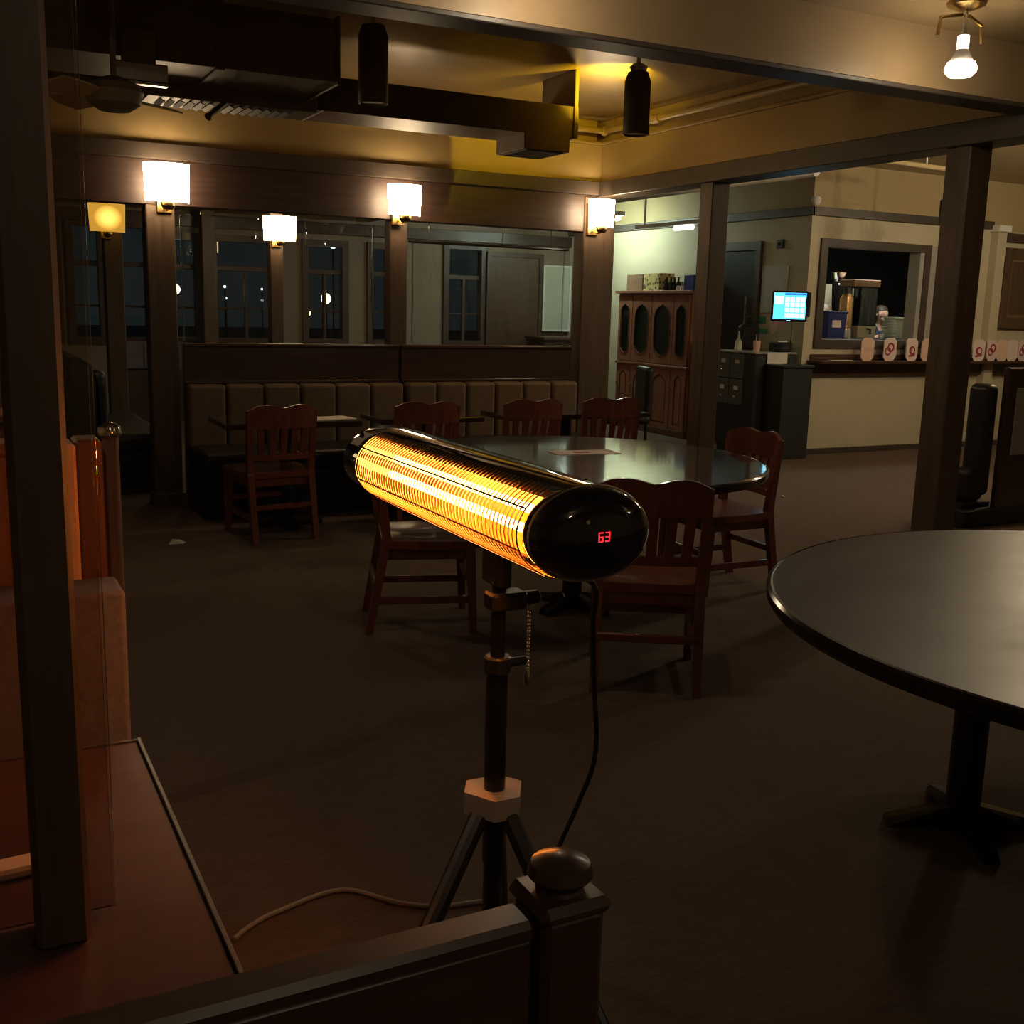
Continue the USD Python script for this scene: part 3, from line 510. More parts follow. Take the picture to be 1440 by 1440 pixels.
SY = Y1 - 0.12
sconce('bright cream sconce on the left post', (1.36, SY, 2.19), 0.30, 0.25)
sconce('bright cream sconce above the seam of the booth benches', (3.04, SY, 2.19), 0.26, 0.22)
sconce('bright cream sconce on the broad corner post', (4.73, SY, 2.20), 0.23, 0.215)
sconce('bright far sconce seen in front of the windows', (3.20, 11.6, 2.19), 0.36, 0.26, 'shade_bright', 0.15)
sconce('dim amber sconce on the slim post at far left', (1.48, 11.6, 2.20), 0.35, 0.27, 'shade_amber', 0.15)
def spot(label, loc, top):
    t = thing('spot_lamp', label, 'lamp', loc); h = top - loc[2]
    obj('bulb', mv(lathe([(0, -0.045), (0.045, -0.042), (0.062, -0.025), (0.064, -0.01), (0.055, 0.012), (0, 0.012)], 28)), 'spot_bulb', t, 'glowing white bulb')
    obj('neck', lathe([(0, 0.013), (0.05, 0.013), (0.03, 0.05), (0.024, 0.062), (0, 0.062)], 24), 'white_plastic', t)
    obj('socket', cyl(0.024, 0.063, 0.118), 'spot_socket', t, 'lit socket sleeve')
    obj('stem', cyl(0.009, 0.118, h - 0.03), 'chrome', t); obj('canopy', mv(lathe([(0, 0), (0.03, 0), (0.075, 0.018), (0.08, 0.03), (0, 0.03)], 28), (0, 0, h - 0.0301)), 'brass', t)
    for s in (-1, 1): obj('side_arm', tube([(s * 0.02, 0, h - 0.05), (s * 0.12, 0.02, h - 0.07), (s * 0.13, 0.02, h - 0.14)], 0.008, 8), 'brass', t)
    return t
spot('bright spot bulb hanging from the ceiling at upper right', (3.80, 3.37, 2.475), 2.72)
spot('spot lamp just above the top edge of the view', (1.90, 3.40, 2.52), 2.72)
for (x_, y_, l_) in ((4.6, -0.9, 'spot lamp over the front right round table, outside the view'), (0.6, -0.8, 'spot lamp over the near booth, outside the view'), (-1.2, 2.6, 'spot lamp over the left aisle, outside the view')): spot(l_, (x_, y_, 2.42), 2.72)
def flush(label, x, y, z, s='track_bulb'):
    t = thing('flush_lamp', label, 'lamp', (x, y, z)); obj('diffuser', lathe([(0, -0.05), (0.06, -0.045), (0.10, -0.02), (0.11, 0.0), (0, 0.0)], 28), 'flush_glow', t, 'glowing diffuser'); obj('rim', lathe([(0.108, -0.012), (0.125, -0.01), (0.125, 0.0), (0.108, 0.0), (0.108, -0.012)], 28), 'brass', t)
glow('flush_glow', (1.0, 0.80, 0.52), 18.0)
for k, (x_, y_) in enumerate(((2.2, 9.9), (4.0, 10.2), (6.2, 11.6))): flush(['flush lamp on the low far ceiling, left', 'flush lamp on the low far ceiling, middle', 'flush lamp over the far dark door'][k], x_, y_, 2.4499 if k < 2 else 2.9399)
def can(label, x, y, z0, z1, lamp):
    t = thing('cylinder_light', label, 'lamp', (x, y, z0)); h = z1 - z0
    obj('body', lathe([(0.0, 0.01), (0.066, 0.006), (0.072, 0), (0.078, 0.004), (0.078, h - 0.05), (0.06, h), (0, h)], 32), 'duct_paint', t)
    obj('stem', cyl(0.012, h, 2.94 - z0), 'chrome', t)
    if lamp:
        obj('head', mv(lathe([(0, 0), (0.045, 0.005), (0.055, 0.03), (0.03, 0.05), (0, 0.05)], 24), (0, 0, h)), 'chrome', t)
        up = trimesh.geometry.align_vectors([0, 0, 1], np.array([0.06, 0.9, 0.42]) / np.linalg.norm([0.06, 0.9, 0.42]))
        def aim(m): m = m.copy(); m.apply_transform(up); m.apply_translation((0.125, 0.19, h - 0.10)); return m
        obj('cup', aim(lathe([(0, -0.012), (0.034, -0.012), (0.036, 0.05), (0.034, 0.05), (0.032, -0.008), (0, -0.008)], 24)), 'black_metal', t)
        obj('bulb', aim(lathe([(0, -0.006), (0.026, -0.004), (0.026, 0.004), (0, 0.010)], 20)), 'yellow_bulb', t, 'glowing yellow bulb')
        obj('bulb_holder', tube([(0.045, 0.06, h - 0.12), (0.123, 0.18, h - 0.105)], 0.008, 8), 'black_metal', t)
    return t
can('brown cylinder fixture hanging between the two ceiling ducts', 2.085, 5.7, 2.48, 2.87, False)
can('brown cylinder fixture with a yellow light near the side beam', 3.745, 5.7, 2.475, 2.83, True)
# ducts in the ceiling bay
du = thing('ceiling_duct', 'long dark duct in the ceiling bay at upper left', 'duct', (0, 0, 0))
obj('body', box(-3.0, 1.785, 5.4, 5.95, 2.51, 2.80, 0.004), 'duct_paint', du, smooth=False); obj('flange', box(1.785, 1.80, 5.38, 5.97, 2.495, 2.815), 'duct_paint', du, smooth=False)
obj('vent_box', box(0.98, 1.86, 5.96, 6.26, 2.45, 2.60), 'duct_paint', du, smooth=False)
for k in range(14): obj('louvre', mv(box(-0.013, 0.013, 0, 0.22, -0.0015, 0.0015, 0), (1.06 + k * 0.05, 6.0, 2.441), ry=25), 'rubber', du, smooth=False)
[obj('strap', box(x, x + 0.04, 5.39, 5.96, 2.50, 2.94), 'duct_paint', du, smooth=False) for x in (0.2, 1.2)]
d2_ = thing('supply_duct', 'dark duct with a drop vent box in the ceiling bay', 'duct', (0, 0, 0))
obj('body', box(-3.0, 3.70, 6.3, 6.72, 2.525, 2.715, 0.004), 'duct_paint', d2_, smooth=False); obj('drop_box', box(3.31, 3.64, 6.30, 6.70, 2.43, 2.53, 0.004), 'duct_paint', d2_, smooth=False)
obj('grille', box(3.34, 3.61, 6.33, 6.67, 2.424, 2.432, 0.002), 'black_metal', d2_, smooth=False); [obj('strap', box(x, x + 0.03, 6.29, 6.73, 2.52, 2.94), 'duct_paint', d2_, smooth=False) for x in (3.66, 2.0)]
rf = thing('duct_cover', 'shiny pale metal cover under the left ceiling duct', 'cover', (0.975, 5.36, 2.43)); obj('sheet', box(-0.245, 0.0, 0, 0.03, -0.025, 0.055), 'steel', rf, smooth=False); obj('bracket', box(-0.2, -0.05, 0.01, 0.03, 0.05, 0.2), 'duct_paint', rf, smooth=False); obj('lip', box(-0.245, 0.0, -0.015, 0.04, -0.04, -0.026), 'steel', rf, smooth=False)
sb = thing('pipe_stub', 'short pale pipe end under the left duct vent', 'pipe', (1.26, 5.86, 2.36)); obj('tube', tube([(0, 0, 0), (0.10, 0.06, 0.085)], 0.014, 10), 'steel', sb); obj('end_ring', tube([(0, 0, 0), (-0.006, -0.004, -0.006)], 0.02, 10), 'brass', sb)
pp1 = thing('sprinkler_pipe', 'brown sprinkler pipe running round the ceiling bay above the side beam', 'pipe', (0, 0, 0))
obj('run', tube([(X2 - 0.06, 3.9, 2.83), (X2 - 0.06, 7.66, 2.83)], 0.022, 10), 'fascia_paint', pp1); obj('run', tube([(X2 - 0.06, 7.66, 2.83), (3.2, 7.66, 2.83)], 0.022, 10), 'fascia_paint', pp1)
for y in (5.2, 6.9): obj('coupling', tube([(X2 - 0.06, y, 2.83), (X2 - 0.06, y + 0.09, 2.83)], 0.034, 10), 'fascia_paint', pp1)
obj('elbow', mv(trimesh.creation.icosphere(2, 0.036), (X2 - 0.06, 7.66, 2.83)), 'fascia_paint', pp1)
sd = thing('smoke_detector', 'small white cone detector under the side of the near ceiling beam', 'detector', (3.98, 3.92, 2.78)); obj('cone', lathe([(0, -0.16), (0.01, -0.155), (0.045, -0.05), (0.05, 0.0), (0, 0)], 20), 'white_plastic', sd); obj('base', cyl(0.05, 0.0, 0.16), 'white_plastic', sd)
# ceiling fan at upper left
fn = thing('ceiling_fan', 'brown ceiling fan on a long rod at upper left', 'fan', (0.66, 4.8, 2.25))
obj('rod', cyl(0.012, 0.05, 0.62), 'duct_paint', fn); obj('canopy', mv(lathe([(0, 0.12), (0.055, 0.12), (0.05, 0.06), (0.02, 0), (0, 0)], 24), (0, 0, 0.57)), 'duct_paint', fn)
obj('motor', lathe([(0, -0.07), (0.06, -0.07), (0.10, -0.045), (0.115, 0.0), (0.10, 0.03), (0.03, 0.06), (0, 0.06)], 32), 'duct_paint', fn)
for k in (215, 35, 125):
    bl = mv(extr(Polygon([(0.08, -0.03), (0.17, -0.06), (0.30, -0.075), (0.33, 0.0), (0.30, 0.075), (0.17, 0.06), (0.08, 0.03)]), 0.008), rx=14)
    obj('blade', mv(bl, (0, 0, -0.02), rz=k), 'fascia_paint', fn, smooth=False)
# track fixture beyond the side beam, lights for the kitchen front
def track(label, x, y, z, m='track_bulb'):
    t = thing('track_light', label, 'lamp', (x, y, z)); h = 2.94 - z
    obj('bulb', mv(trimesh.creation.icosphere(2, 0.048), (0, 0, -0.035)), m, t, 'glowing bulb'); obj('housing', lathe([(0.052, 0.02), (0.055, 0.02), (0.056, 0.06), (0.03, 0.12), (0, 0.12), (0, 0.11), (0.028, 0.11), (0.052, 0.055), (0.052, 0.02)], 24), 'white_plastic', t)
    obj('stem', cyl(0.01, 0.12, h), 'white_plastic', t); return t
track('white ceiling spot behind the side beam, left of the large post', 7.5, 5.3, 2.74)
track('white ceiling spot behind the side beam, right of the large post', 8.2, 5.6, 2.66)
track('white ceiling spot over the aisle before the framed panel', 9.9, 6.2, 2.66)
tb = thing('tube_light', 'white fluorescent tube on the ceiling above the tall hutch', 'lamp', (7.15, 11.75, 2.50)); obj('tube', tube([(0, -0.6, 0), (0, 0.6, 0)], 0.022, 12), 'tube_lamp', tb, 'glowing tube'); obj('channel', box(-0.05, 0.05, -0.65, 0.65, 0.03, 0.08), 'white_plastic', tb, smooth=False); obj('hanger', cat(box(-0.01, 0.01, -0.5, -0.48, 0.08, 0.44), box(-0.01, 0.01, 0.48, 0.5, 0.08, 0.44)), 'white_plastic', tb, smooth=False)
tb2 = thing('strip_light', 'short dim strip light above the hutch beside the inner post', 'lamp', (7.15, 9.8, 2.33)); obj('tube', tube([(0, -0.10, 0), (0, 0.22, 0)], 0.025, 12), 'strip_glow', tb2, 'glowing tube'); obj('channel', box(-0.04, 0.04, -0.5, 0.95, 0.03, 0.07), 'white_plastic', tb2, smooth=False)
[obj('hanger', box(-0.01, 0.01, y_, y_ + 0.02, 0.07, 0.61), 'white_plastic', tb2, smooth=False) for y_ in (-0.4, 0.8)]
wpipe = thing('white_pipe', 'white pipe under the ceiling between the corner post and the hutch', 'pipe', (0, 0, 0)); obj('run', tube([(6.0, 6.6, 2.52), (6.0, 9.9, 2.52)], 0.035, 12), 'white_plastic', wpipe)
[obj('bracket', box(5.99, 6.01, y_, y_ + 0.02, 2.52, 2.94), 'white_plastic', wpipe, smooth=False) for y_ in (6.9, 9.3)]
cp = thing('ceiling_pipe', 'thin pale pipe under the ceiling left of the top of the large post', 'pipe', (0, 0, 0)); obj('run', tube([(6.6, 7.2, 2.78), (8.05, 7.2, 2.76)], 0.022, 10), 'tan_wall', cp)
[obj('clip', box(x_, x_ + 0.015, 7.19, 7.21, 2.78, 2.94), 'white_plastic', cp, smooth=False) for x_ in (6.9, 7.8)]
sp2 = thing('ceiling_speaker', 'small black speaker hanging beside the top of the large post', 'speaker', (8.15, 7.2, 2.40)); obj('body', box(-0.07, 0.07, -0.06, 0.06, -0.12, 0.1, 0.01), 'black_plastic', sp2, smooth=False); obj('bracket', box(-0.012, 0.012, -0.012, 0.012, 0.1, 0.54), 'black_metal', sp2, smooth=False); obj('grille', box(-0.06, 0.06, -0.066, -0.06, -0.11, 0.09, 0), 'rubber', sp2, smooth=False)

# clear plastic sheets over the booth dividers
def sheet(label, x0, x1, zt, rod=True):
    t = thing('plastic_sheet', label, 'barrier', ((x0 + x1) / 2, Y1 + 0.20, 1.15)); w = (x1 - x0) / 2; n = 26
    X = np.linspace(-w, w, n); Z = np.linspace(0, zt - 1.15, 6); V = [(x, 0.006 * math.sin(x * 9) + 0.004 * math.sin(x * 23 + z * 5), z) for z in Z for x in X]; F = []
    for j in range(5):
        for i in range(n - 1): a = j * n + i; F += [(a, a + 1, a + n + 1), (a, a + n + 1, a + n)]
    obj('sheet', trimesh.Trimesh(V, F, process=False), 'plexi', t, smooth=True)
    obj('rod', tube([(-w - 0.03, 0, zt - 1.15), (w + 0.03, 0, zt - 1.15)], 0.011 if rod else 0.004, 10), 'black_metal' if rod else 'plexi', t); obj('hanger', cat([tube([(x, 0, zt - 1.15), (x, 0, 2.06 + 0.29 - 1.15)], 0.003, 6) for x in (-w * 0.8, 0.1, w * 0.8)]), 'chrome', t)
    [obj('edge_roll', tube([(q * w, 0, 0.0), (q * w - q * 0.007, 0.004, 0.4), (q * w, 0, zt - 1.15)], 0.006, 8), 'plexi', t) for q in (-1, 1)]; return t
sheet('clear plastic sheet hung over the left booth bench', 1.50, 2.92, 2.02, False)
sheet('clear plastic sheet hung over the right booth bench', 3.24, 4.60, 1.92)

# ================================================================ HUTCH
hx, hy0, hy1, hh = 7.45, 10.06, 11.56, 1.64
hu = thing('hutch', 'tall wooden hutch with arched glass doors', 'cabinet', (0, 0, 0))
obj('body', box(hx + 0.02, XK - 0.002, hy0, hy1, 0, hh), 'hutch_wood', hu, smooth=False)
obj('cornice', box(hx - 0.03, XK - 0.002, hy0 - 0.03, hy1 + 0.03, hh, hh + 0.035), 'hutch_wood', hu, smooth=False); obj('waist_rail', box(hx - 0.014, hx + 0.02, hy0, hy1, 0.79, 0.82), 'hutch_wood', hu, smooth=False); obj('plinth', box(hx - 0.004, hx + 0.02, hy0, hy1, 0, 0.08), 'hutch_groove', hu, smooth=False)
def arch(y0, y1, z0, z1, both=True):
    r = (y1 - y0) / 2; c = (y0 + y1) / 2; body = rect(y0, y1, z0 + (r if both else 0), z1 - r); g = [body, Point(c, z1 - r).buffer(r, 16).intersection(rect(y0, y1, z1 - r - 1, z1 + 1))]
    if both: g.append(Point(c, z0 + r).buffer(r, 16))
    g.append(Polygon([(c - 0.03, z1 - 0.012), (c, z1 + 0.014), (c + 0.03, z1 - 0.012)])); return shapely.union_all(g)
for (a, b) in ((10.08, 10.38), (10.38, 10.82), (10.82, 11.23), (11.23, 11.54)):
    y0, y1 = a + 0.006, b - 0.006; hole = arch(y0 + 0.062, y1 - 0.062, 0.93, 1.50)
    d = obj('glass_door', plate_x(rect(y0, y1, 0.83, 1.625).difference(hole), hx, hx + 0.02), 'hutch_wood', hu, smooth=False)
    obj('pane', plate_x(hole.buffer(0.01), hx + 0.010, hx + 0.013), 'dark_glass', d, smooth=False); obj('moulding', plate_x(hole.buffer(0.012).difference(hole), hx - 0.006, hx + 0.004), 'hutch_groove', d, smooth=False)
    hole2 = arch(y0 + 0.075, y1 - 0.075, 0.14, 0.70, False)
    d = obj('lower_door', plate_x(rect(y0, y1, 0.085, 0.785).difference(hole2), hx, hx + 0.02), 'hutch_wood', hu, smooth=False)
    obj('inset_panel', plate_x(hole2.buffer(-0.018), hx + 0.004, hx + 0.02), 'hutch_wood', d, smooth=False); obj('groove', plate_x(hole2.buffer(0.004), hx + 0.012, hx + 0.02), 'hutch_groove', d, smooth=False)
    obj('knob', mv(trimesh.creation.icosphere(2, 0.014), (hx - 0.014, y1 - 0.03, 0.55)), 'brass', d)
TOP = hh + 0.0355
def carton(label, m, y0, y1, h, x0=7.50, x1=7.72):
    t = thing('carton', label, 'box', ((x0 + x1) / 2, (y0 + y1) / 2, TOP)); w, d = (x1 - x0) / 2, (y1 - y0) / 2
    obj('body', box(-w, w, -d, d, 0, h, 0.003), m, t, smooth=False); obj('flap', box(-w, w, -d, -0.002, h, h + 0.004, 0), m, t, smooth=False); return t
carton('plain brown carton on top of the hutch', 'cardboard', 11.12, 11.46, 0.19); carton('yellow patterned carton on top of the hutch', 'patterned_card', 10.77, 11.10, 0.20)
carton('small blue and white carton at the right of the hutch top', 'blue_dark', 10.10, 10.28, 0.17)
bt = None
for k, y in enumerate((10.70, 10.63, 10.57, 10.51)):
    lab = ['tall dark bottle against the patterned carton', 'dark bottle second from the patterned carton', 'dark bottle third from the patterned carton', 'dark bottle farthest from the patterned carton'][k]
    if bt is None:
        bt = thing('bottle', lab + ' on the hutch', 'bottle', (7.56, y, TOP), 0, 'dark bottles on the hutch'); obj('glass', lathe([(0, 0), (0.026, 0), (0.028, 0.01), (0.028, 0.08), (0.012, 0.11), (0.011, 0.14), (0, 0.14)], 20), 'dark_glass', bt); obj('cap', mv(cyl(0.0125, 0.141, 0.156, n=16)), 'black_plastic', bt)
    else: dup(bt, (7.56 + 0.01 * k, y, TOP), 0, lab + ' on the hutch')
jr = None
for k, y in enumerate((10.44, 10.40, 10.36, 10.32)):
    lab = 'small pale jar on the hutch top, number %s from the bottles' % ['one', 'two', 'three', 'four'][k]
    if jr is None:
        jr = thing('jar', lab, 'jar', (7.53, y, TOP), 0, 'small jars on the hutch'); obj('glass', lathe([(0, 0), (0.018, 0), (0.019, 0.03), (0.014, 0.045), (0, 0.045)], 16), 'pink_card', jr); obj('lid', mv(cyl(0.015, 0.0455, 0.056, n=14)), 'white_plastic', jr)
    else: dup(jr, (7.53, y, TOP), 0, lab)
# dark padded chair by the hutch
pc = thing('padded_chair', 'dark padded chair half hidden behind the corner post, before the hutch', 'chair', (5.72, 8.75, 0), 70)
obj('seat', pillow(-0.24, 0.24, -0.24, 0.24, 0.38, 0.47, 0.04), 'black_leather', pc); bk = pillow(-0.22, 0.22, -0.26, -0.18, 0.46, 0.92, 0.04); obj('backrest', mv(bk, (0, 0, 0)), 'black_leather', pc)
for sx in (-1, 1):
    for sy in (-1, 1): obj('leg', tube([(sx * 0.2, sy * 0.2, 0.40), (sx * 0.21, sy * 0.21, 0.0)], 0.016, 8), 'black_metal', pc)

# ================================================================ FILE CABINET AND SCREEN CORNER
fc = thing('file_cabinet', 'grey-green card file cabinet with small knobs left of the kitchen wall', 'cabinet', (0, 0, 0))
fx = 7.22
obj('body', box(fx + 0.012, 7.74, 8.62, 9.24, 0.08, 1.04, 0.006), 'dark_paint', fc, smooth=False); obj('top', box(fx - 0.01, 7.75, 8.61, 9.25, 1.04, 1.06), 'grey_plastic', fc, smooth=False)
obj('foot_rail', box(fx + 0.03, 7.72, 8.66, 9.20, 0, 0.08), 'dark_paint', fc, smooth=False)
for r_ in range(2):
    for c_ in range(2):
        y0 = 8.79 + c_ * 0.225; z0 = 0.80 - r_ * 0.27
        d = obj('drawer', box(fx, fx + 0.012, y0 + 0.004, y0 + 0.221, z0 - 0.02, z0 + 0.235), 'cabinet_paint', fc, smooth=False)
        obj('knob', mv(trimesh.creation.icosphere(2, 0.015), (fx - 0.014, y0 + 0.11, z0 + 0.06)), 'chrome', d); obj('label_holder', box(fx - 0.004, fx, y0 + 0.075, y0 + 0.145, z0 + 0.13, z0 + 0.17), 'paper', d, smooth=False)
obj('side_panel', box(fx, fx + 0.012, 8.625, 8.785, 0.1, 1.035), 'dark_paint', fc, smooth=False)
ns = single('paper_notice', box(7.36, 7.62, 8.602, 8.609, 0.93, 1.055, 0), 'paper', 'cream paper notice taped to the side of the file cabinet', 'notice')
ct = thing('corner_counter', 'dark counter block under the glowing screen', 'counter', (0, 0, 0)); obj('body', box(7.35, 7.73, 8.34, 8.60, 0.0, 0.92), 'dark_paint', ct, smooth=False); obj('worktop', box(7.33, 7.74, 8.32, 8.605, 0.92, 0.945), 'dark_paint', ct, smooth=False)
sq = thing('spray_bottle', 'white squeeze bottle on the file cabinet', 'bottle', (7.34, 9.05, 1.0605)); obj('body', lathe([(0, 0), (0.038, 0), (0.04, 0.01), (0.034, 0.09), (0.014, 0.12), (0.012, 0.14), (0, 0.14)], 20), 'bowl_white', sq); obj('nozzle', mv(lathe([(0, 0.14), (0.012, 0.14), (0.005, 0.2), (0, 0.2)], 14)), 'white_plastic', sq)
cu = thing('cup', 'peach coloured cup on the file cabinet', 'cup', (7.36, 8.78, 1.0605)); obj('body', lathe([(0, 0), (0.03, 0), (0.038, 0.11), (0.035, 0.11), (0.028, 0.006), (0, 0.006)], 20), 'peach_card', cu); obj('straw', tube([(0, 0.01, 0.01), (0.01, 0.03, 0.17)], 0.004, 6), 'white_plastic', cu)
pr = thing('receipt_printer', 'black receipt printer behind the file cabinet top', 'printer', (7.62, 8.72, 1.0605)); obj('body', box(-0.08, 0.08, -0.1, 0.1, 0, 0.1, 0.015), 'black_plastic', pr, smooth=False); obj('paper_slot', box(-0.06, 0.06, -0.03, -0.02, 0.1, 0.115, 0), 'paper', pr)
bg = thing('black_bag', 'black bag standing on the left end of the file cabinet', 'bag', (7.56, 9.17, 1.0605)); obj('body', pillow(-0.12, 0.12, -0.06, 0.06, 0, 0.27, 0.05), 'black_leather', bg); obj('handle', tube(bez([(-0.05, 0, 0.25), (-0.04, 0, 0.34), (0.04, 0, 0.34), (0.05, 0, 0.25)], 14), 0.009, 8), 'black_leather', bg)
# touchscreen
ts = thing('touch_screen', 'glowing blue touchscreen monitor at the kitchen wall corner', 'monitor', (7.42, 8.40, 1.52), -41)
obj('housing', box(-0.175, 0.175, 0, 0.045, -0.15, 0.15, 0.012), 'black_plastic', ts, smooth=False); sc = obj('screen', box(-0.155, 0.155, -0.003, 0.001, -0.125, 0.132, 0), 'screen_cyan', ts, 'glowing cyan screen', smooth=False)
obj('title_bar', box(-0.05, 0.15, -0.0045, -0.003, 0.108, 0.128, 0), 'screen_dark', sc, smooth=False); obj('list_panel', box(-0.15, -0.06, -0.0045, -0.003, 0.02, 0.10, 0), 'screen_white', sc, smooth=False)
for i in range(4):
    for j in range(4): obj('key_tile', box(-0.045 + i * 0.049, -0.002 + i * 0.049, -0.0045, -0.003, -0.11 + j * 0.052, -0.066 + j * 0.052, 0), 'screen_white', sc, smooth=False)
obj('power_light', box(-0.015, 0.015, -0.004, 0.0, -0.146, -0.134, 0), 'power_led', ts, smooth=False); obj('wall_arm', tube([(0, 0.045, 0), (0.02, 0.22, 0), (0.1, 0.28, 0)], 0.018, 8), 'black_metal', ts); obj('card_reader', box(0.176, 0.20, 0.0, 0.05, -0.10, 0.14, 0.006), 'black_plastic', ts, smooth=False); obj('cable', tube(bez([(0.03, 0.03, -0.15), (0.035, 0.04, -0.3), (0.03, 0.06, -0.45)], 14), 0.005, 6), 'black_plastic', ts)
wpz = thing('wall_poster', 'grey metal plate with flame print above the touchscreen', 'poster', (XK - 0.001, 9.07, 0)); obj('plate', box(-0.02, -0.002, -0.19, 0.2, 1.45, 1.94, 0.003), 'pale_panel', wpz, smooth=False)
obj('flame', plate_x(Polygon([(-0.16, 1.5), (-0.15, 1.68), (-0.13, 1.60), (-0.10, 1.74), (-0.07, 1.62), (-0.03, 1.65), (0.0, 1.5)]), -0.022, -0.020), 'peach_card', wpz, smooth=False)
for (y, z, m, l, w, h) in ((9.25, 1.36, 'green_note', 'upper green note on the wall below the grey plate', 0.13, 0.1), (9.23, 1.25, 'green_note', 'lower green note on the wall below the grey plate', 0.14, 0.07), (9.05, 1.3, 'pink_card', 'pinkish shield-shaped card on the wall under the touchscreen', 0.12, 0.14)):
    single('wall_note', plate_x(Polygon([(y - w / 2, z + h / 2), (y + w / 2, z + h / 2), (y + w / 2, z - h / 4), (y, z - h / 2 if m == 'pink_card' else z - h / 4), (y - w / 2, z - h / 4)]), XK - 0.006, XK - 0.001), m, l, 'note', smooth=False)
sn = thing('wall_sensor', 'small black box high on the wall above the touchscreen', 'sensor', (XK - 0.001, 9.02, 2.16)); obj('body', box(-0.03, 0, -0.05, 0.05, -0.045, 0.045, 0.006), 'black_plastic', sn, smooth=False); obj('lens', mv(cyl(0.015, 0, 0.006), (-0.031, 0, 0), ry=-90), 'dark_glass', sn)
al = thing('alarm_dome', 'small white alarm dome at the kitchen wall corner', 'alarm', (XK - 0.02, YK - 0.06, 2.56)); obj('dome', mv(lathe([(0, -0.045), (0.025, -0.04), (0.045, -0.015), (0.05, 0.015), (0.04, 0.04), (0, 0.045)], 24)), 'white_plastic', al); obj('bracket', box(0.0, 0.05, 0.0, 0.06, -0.03, 0.03), 'white_plastic', al, smooth=False)

# ================================================================ KITCHEN SHELF AND HATCH CONTENTS
sh = thing('wall_shelf', 'dark wooden shelf along the kitchen wall below the hatch', 'shelf', (0, 0, 0))
obj('board', box(7.86, 13.2, YK - 0.24, YK - 0.002, 0.955, 0.985, 0.004), 'divider_wood', sh, smooth=False); obj('back_board', box(7.90, 13.2, YK - 0.03, YK - 0.002, 0.985, 1.045), 'divider_wood', sh, smooth=False); obj('skirt', box(7.90, 13.2, YK - 0.06, YK - 0.002, 0.83, 0.955, 0.004), 'divider_wood', sh, smooth=False)
single('paper_strip', box(8.06, 8.36, YK - 0.15, YK - 0.08, 0.9855, 0.992, 0), 'paper', 'long pale paper lying on the left end of the wall shelf', 'paper')
rng2 = random.Random(3)
cards = [(8.54, 0.0, 'peach_card', 0, 'plain peach octagonal card, leftmost on the wall shelf'), (8.855, 0.0, 'pink_card', 1, 'octagonal card with red print, second from left on the wall shelf'), (8.96, 0.09, 'pink_card', 1, 'red-printed octagonal card half hidden behind its left neighbour'), (9.185, 0.0, 'pink_card', 2, 'octagonal card with brown print near the hatch bowls'),
         (9.27, 0.09, 'pink_card', 1, 'octagonal card tucked behind the brown-printed one'), (9.44, 0.02, 'peach_card', 0, 'plain pale card just left of the large post'), (10.22, 0.0, 'pink_card', 2, 'octagonal card just right of the large post'), (10.43, 0.0, 'pink_card', 1, 'octagonal card second right of the large post'), (10.60, 0.0, 'peach_card', 0, 'plain octagonal card third right of the large post'), (10.77, 0.0, 'pink_card', 0, 'pale octagonal card fourth right of the large post'), (10.95, 0.0, 'pink_card', 1, 'octagonal card at the right edge of the view')]
for (x, dy, m, pr_, l) in cards:
    t = thing('display_card', l, 'card', (x, YK - 0.16 + dy, 0.9855), rng2.uniform(-6, 6), 'octagonal cards on the wall shelf'); w, h, c = 0.085, 0.235, 0.035
    obj('card', plate_y(Polygon([(-w + c, 0), (w - c, 0), (w, c), (w, h - c), (w - c, h), (-w + c, h), (-w, h - c), (-w, c)]), -0.004, 0.004), m, t, smooth=False)
    if pr_ == 1: obj('print', plate_y(shapely.union_all([Point(0.015, 0.14).buffer(0.05).difference(Point(0.015, 0.14).buffer(0.03)), Point(-0.025, 0.10).buffer(0.045).difference(Point(-0.025, 0.10).buffer(0.028))]), -0.006, -0.0045), 'red_print', t, smooth=False)
    if pr_ == 2: obj('print', plate_y(shapely.union_all([Point(0.0, 0.11).buffer(0.045).difference(Point(0.01, 0.11).buffer(0.025)), Polygon([(-0.05, 0.06), (0.05, 0.08), (0.045, 0.05), (-0.045, 0.04)])]), -0.006, -0.0045), 'red_print', t, smooth=False)
    obj('foot', box(-0.03, 0.03, 0.004, 0.04, 0, 0.02), 'black_plastic', t, smooth=False)
CT = 1.19                                                                                   # counter just inside the hatch
kt = thing('kitchen_counter', 'dark steel counter inside the serving hatch', 'counter', (0, 0, 0)); obj('top', box(7.95, 10.3, 9.16, 9.75, CT - 0.04, CT), 'dark_paint', kt, smooth=False); obj('body', box(7.97, 10.28, 9.2, 9.73, 0, CT - 0.04, 0), 'dark_paint', kt, smooth=False)
bd = thing('drink_dispenser', 'tall clear drink dispenser with a reddish lid', 'dispenser', (9.40, 9.42, CT)); obj('tank', box(-0.14, 0.14, -0.1, 0.1, 0.14, 0.58, 0.012), 'clear_tank', bd, smooth=False); obj('lid', box(-0.26, 0.15, -0.12, 0.12, 0.58, 0.66, 0.01), 'cardboard', bd, smooth=False); obj('base', box(-0.14, 0.14, -0.11, 0.11, 0, 0.14, 0.01), 'box_olive', bd, smooth=False); obj('tap', tube([(0.0, -0.11, 0.11), (0.0, -0.16, 0.10), (0, -0.16, 0.05)], 0.012, 8), 'black_plastic', bd)
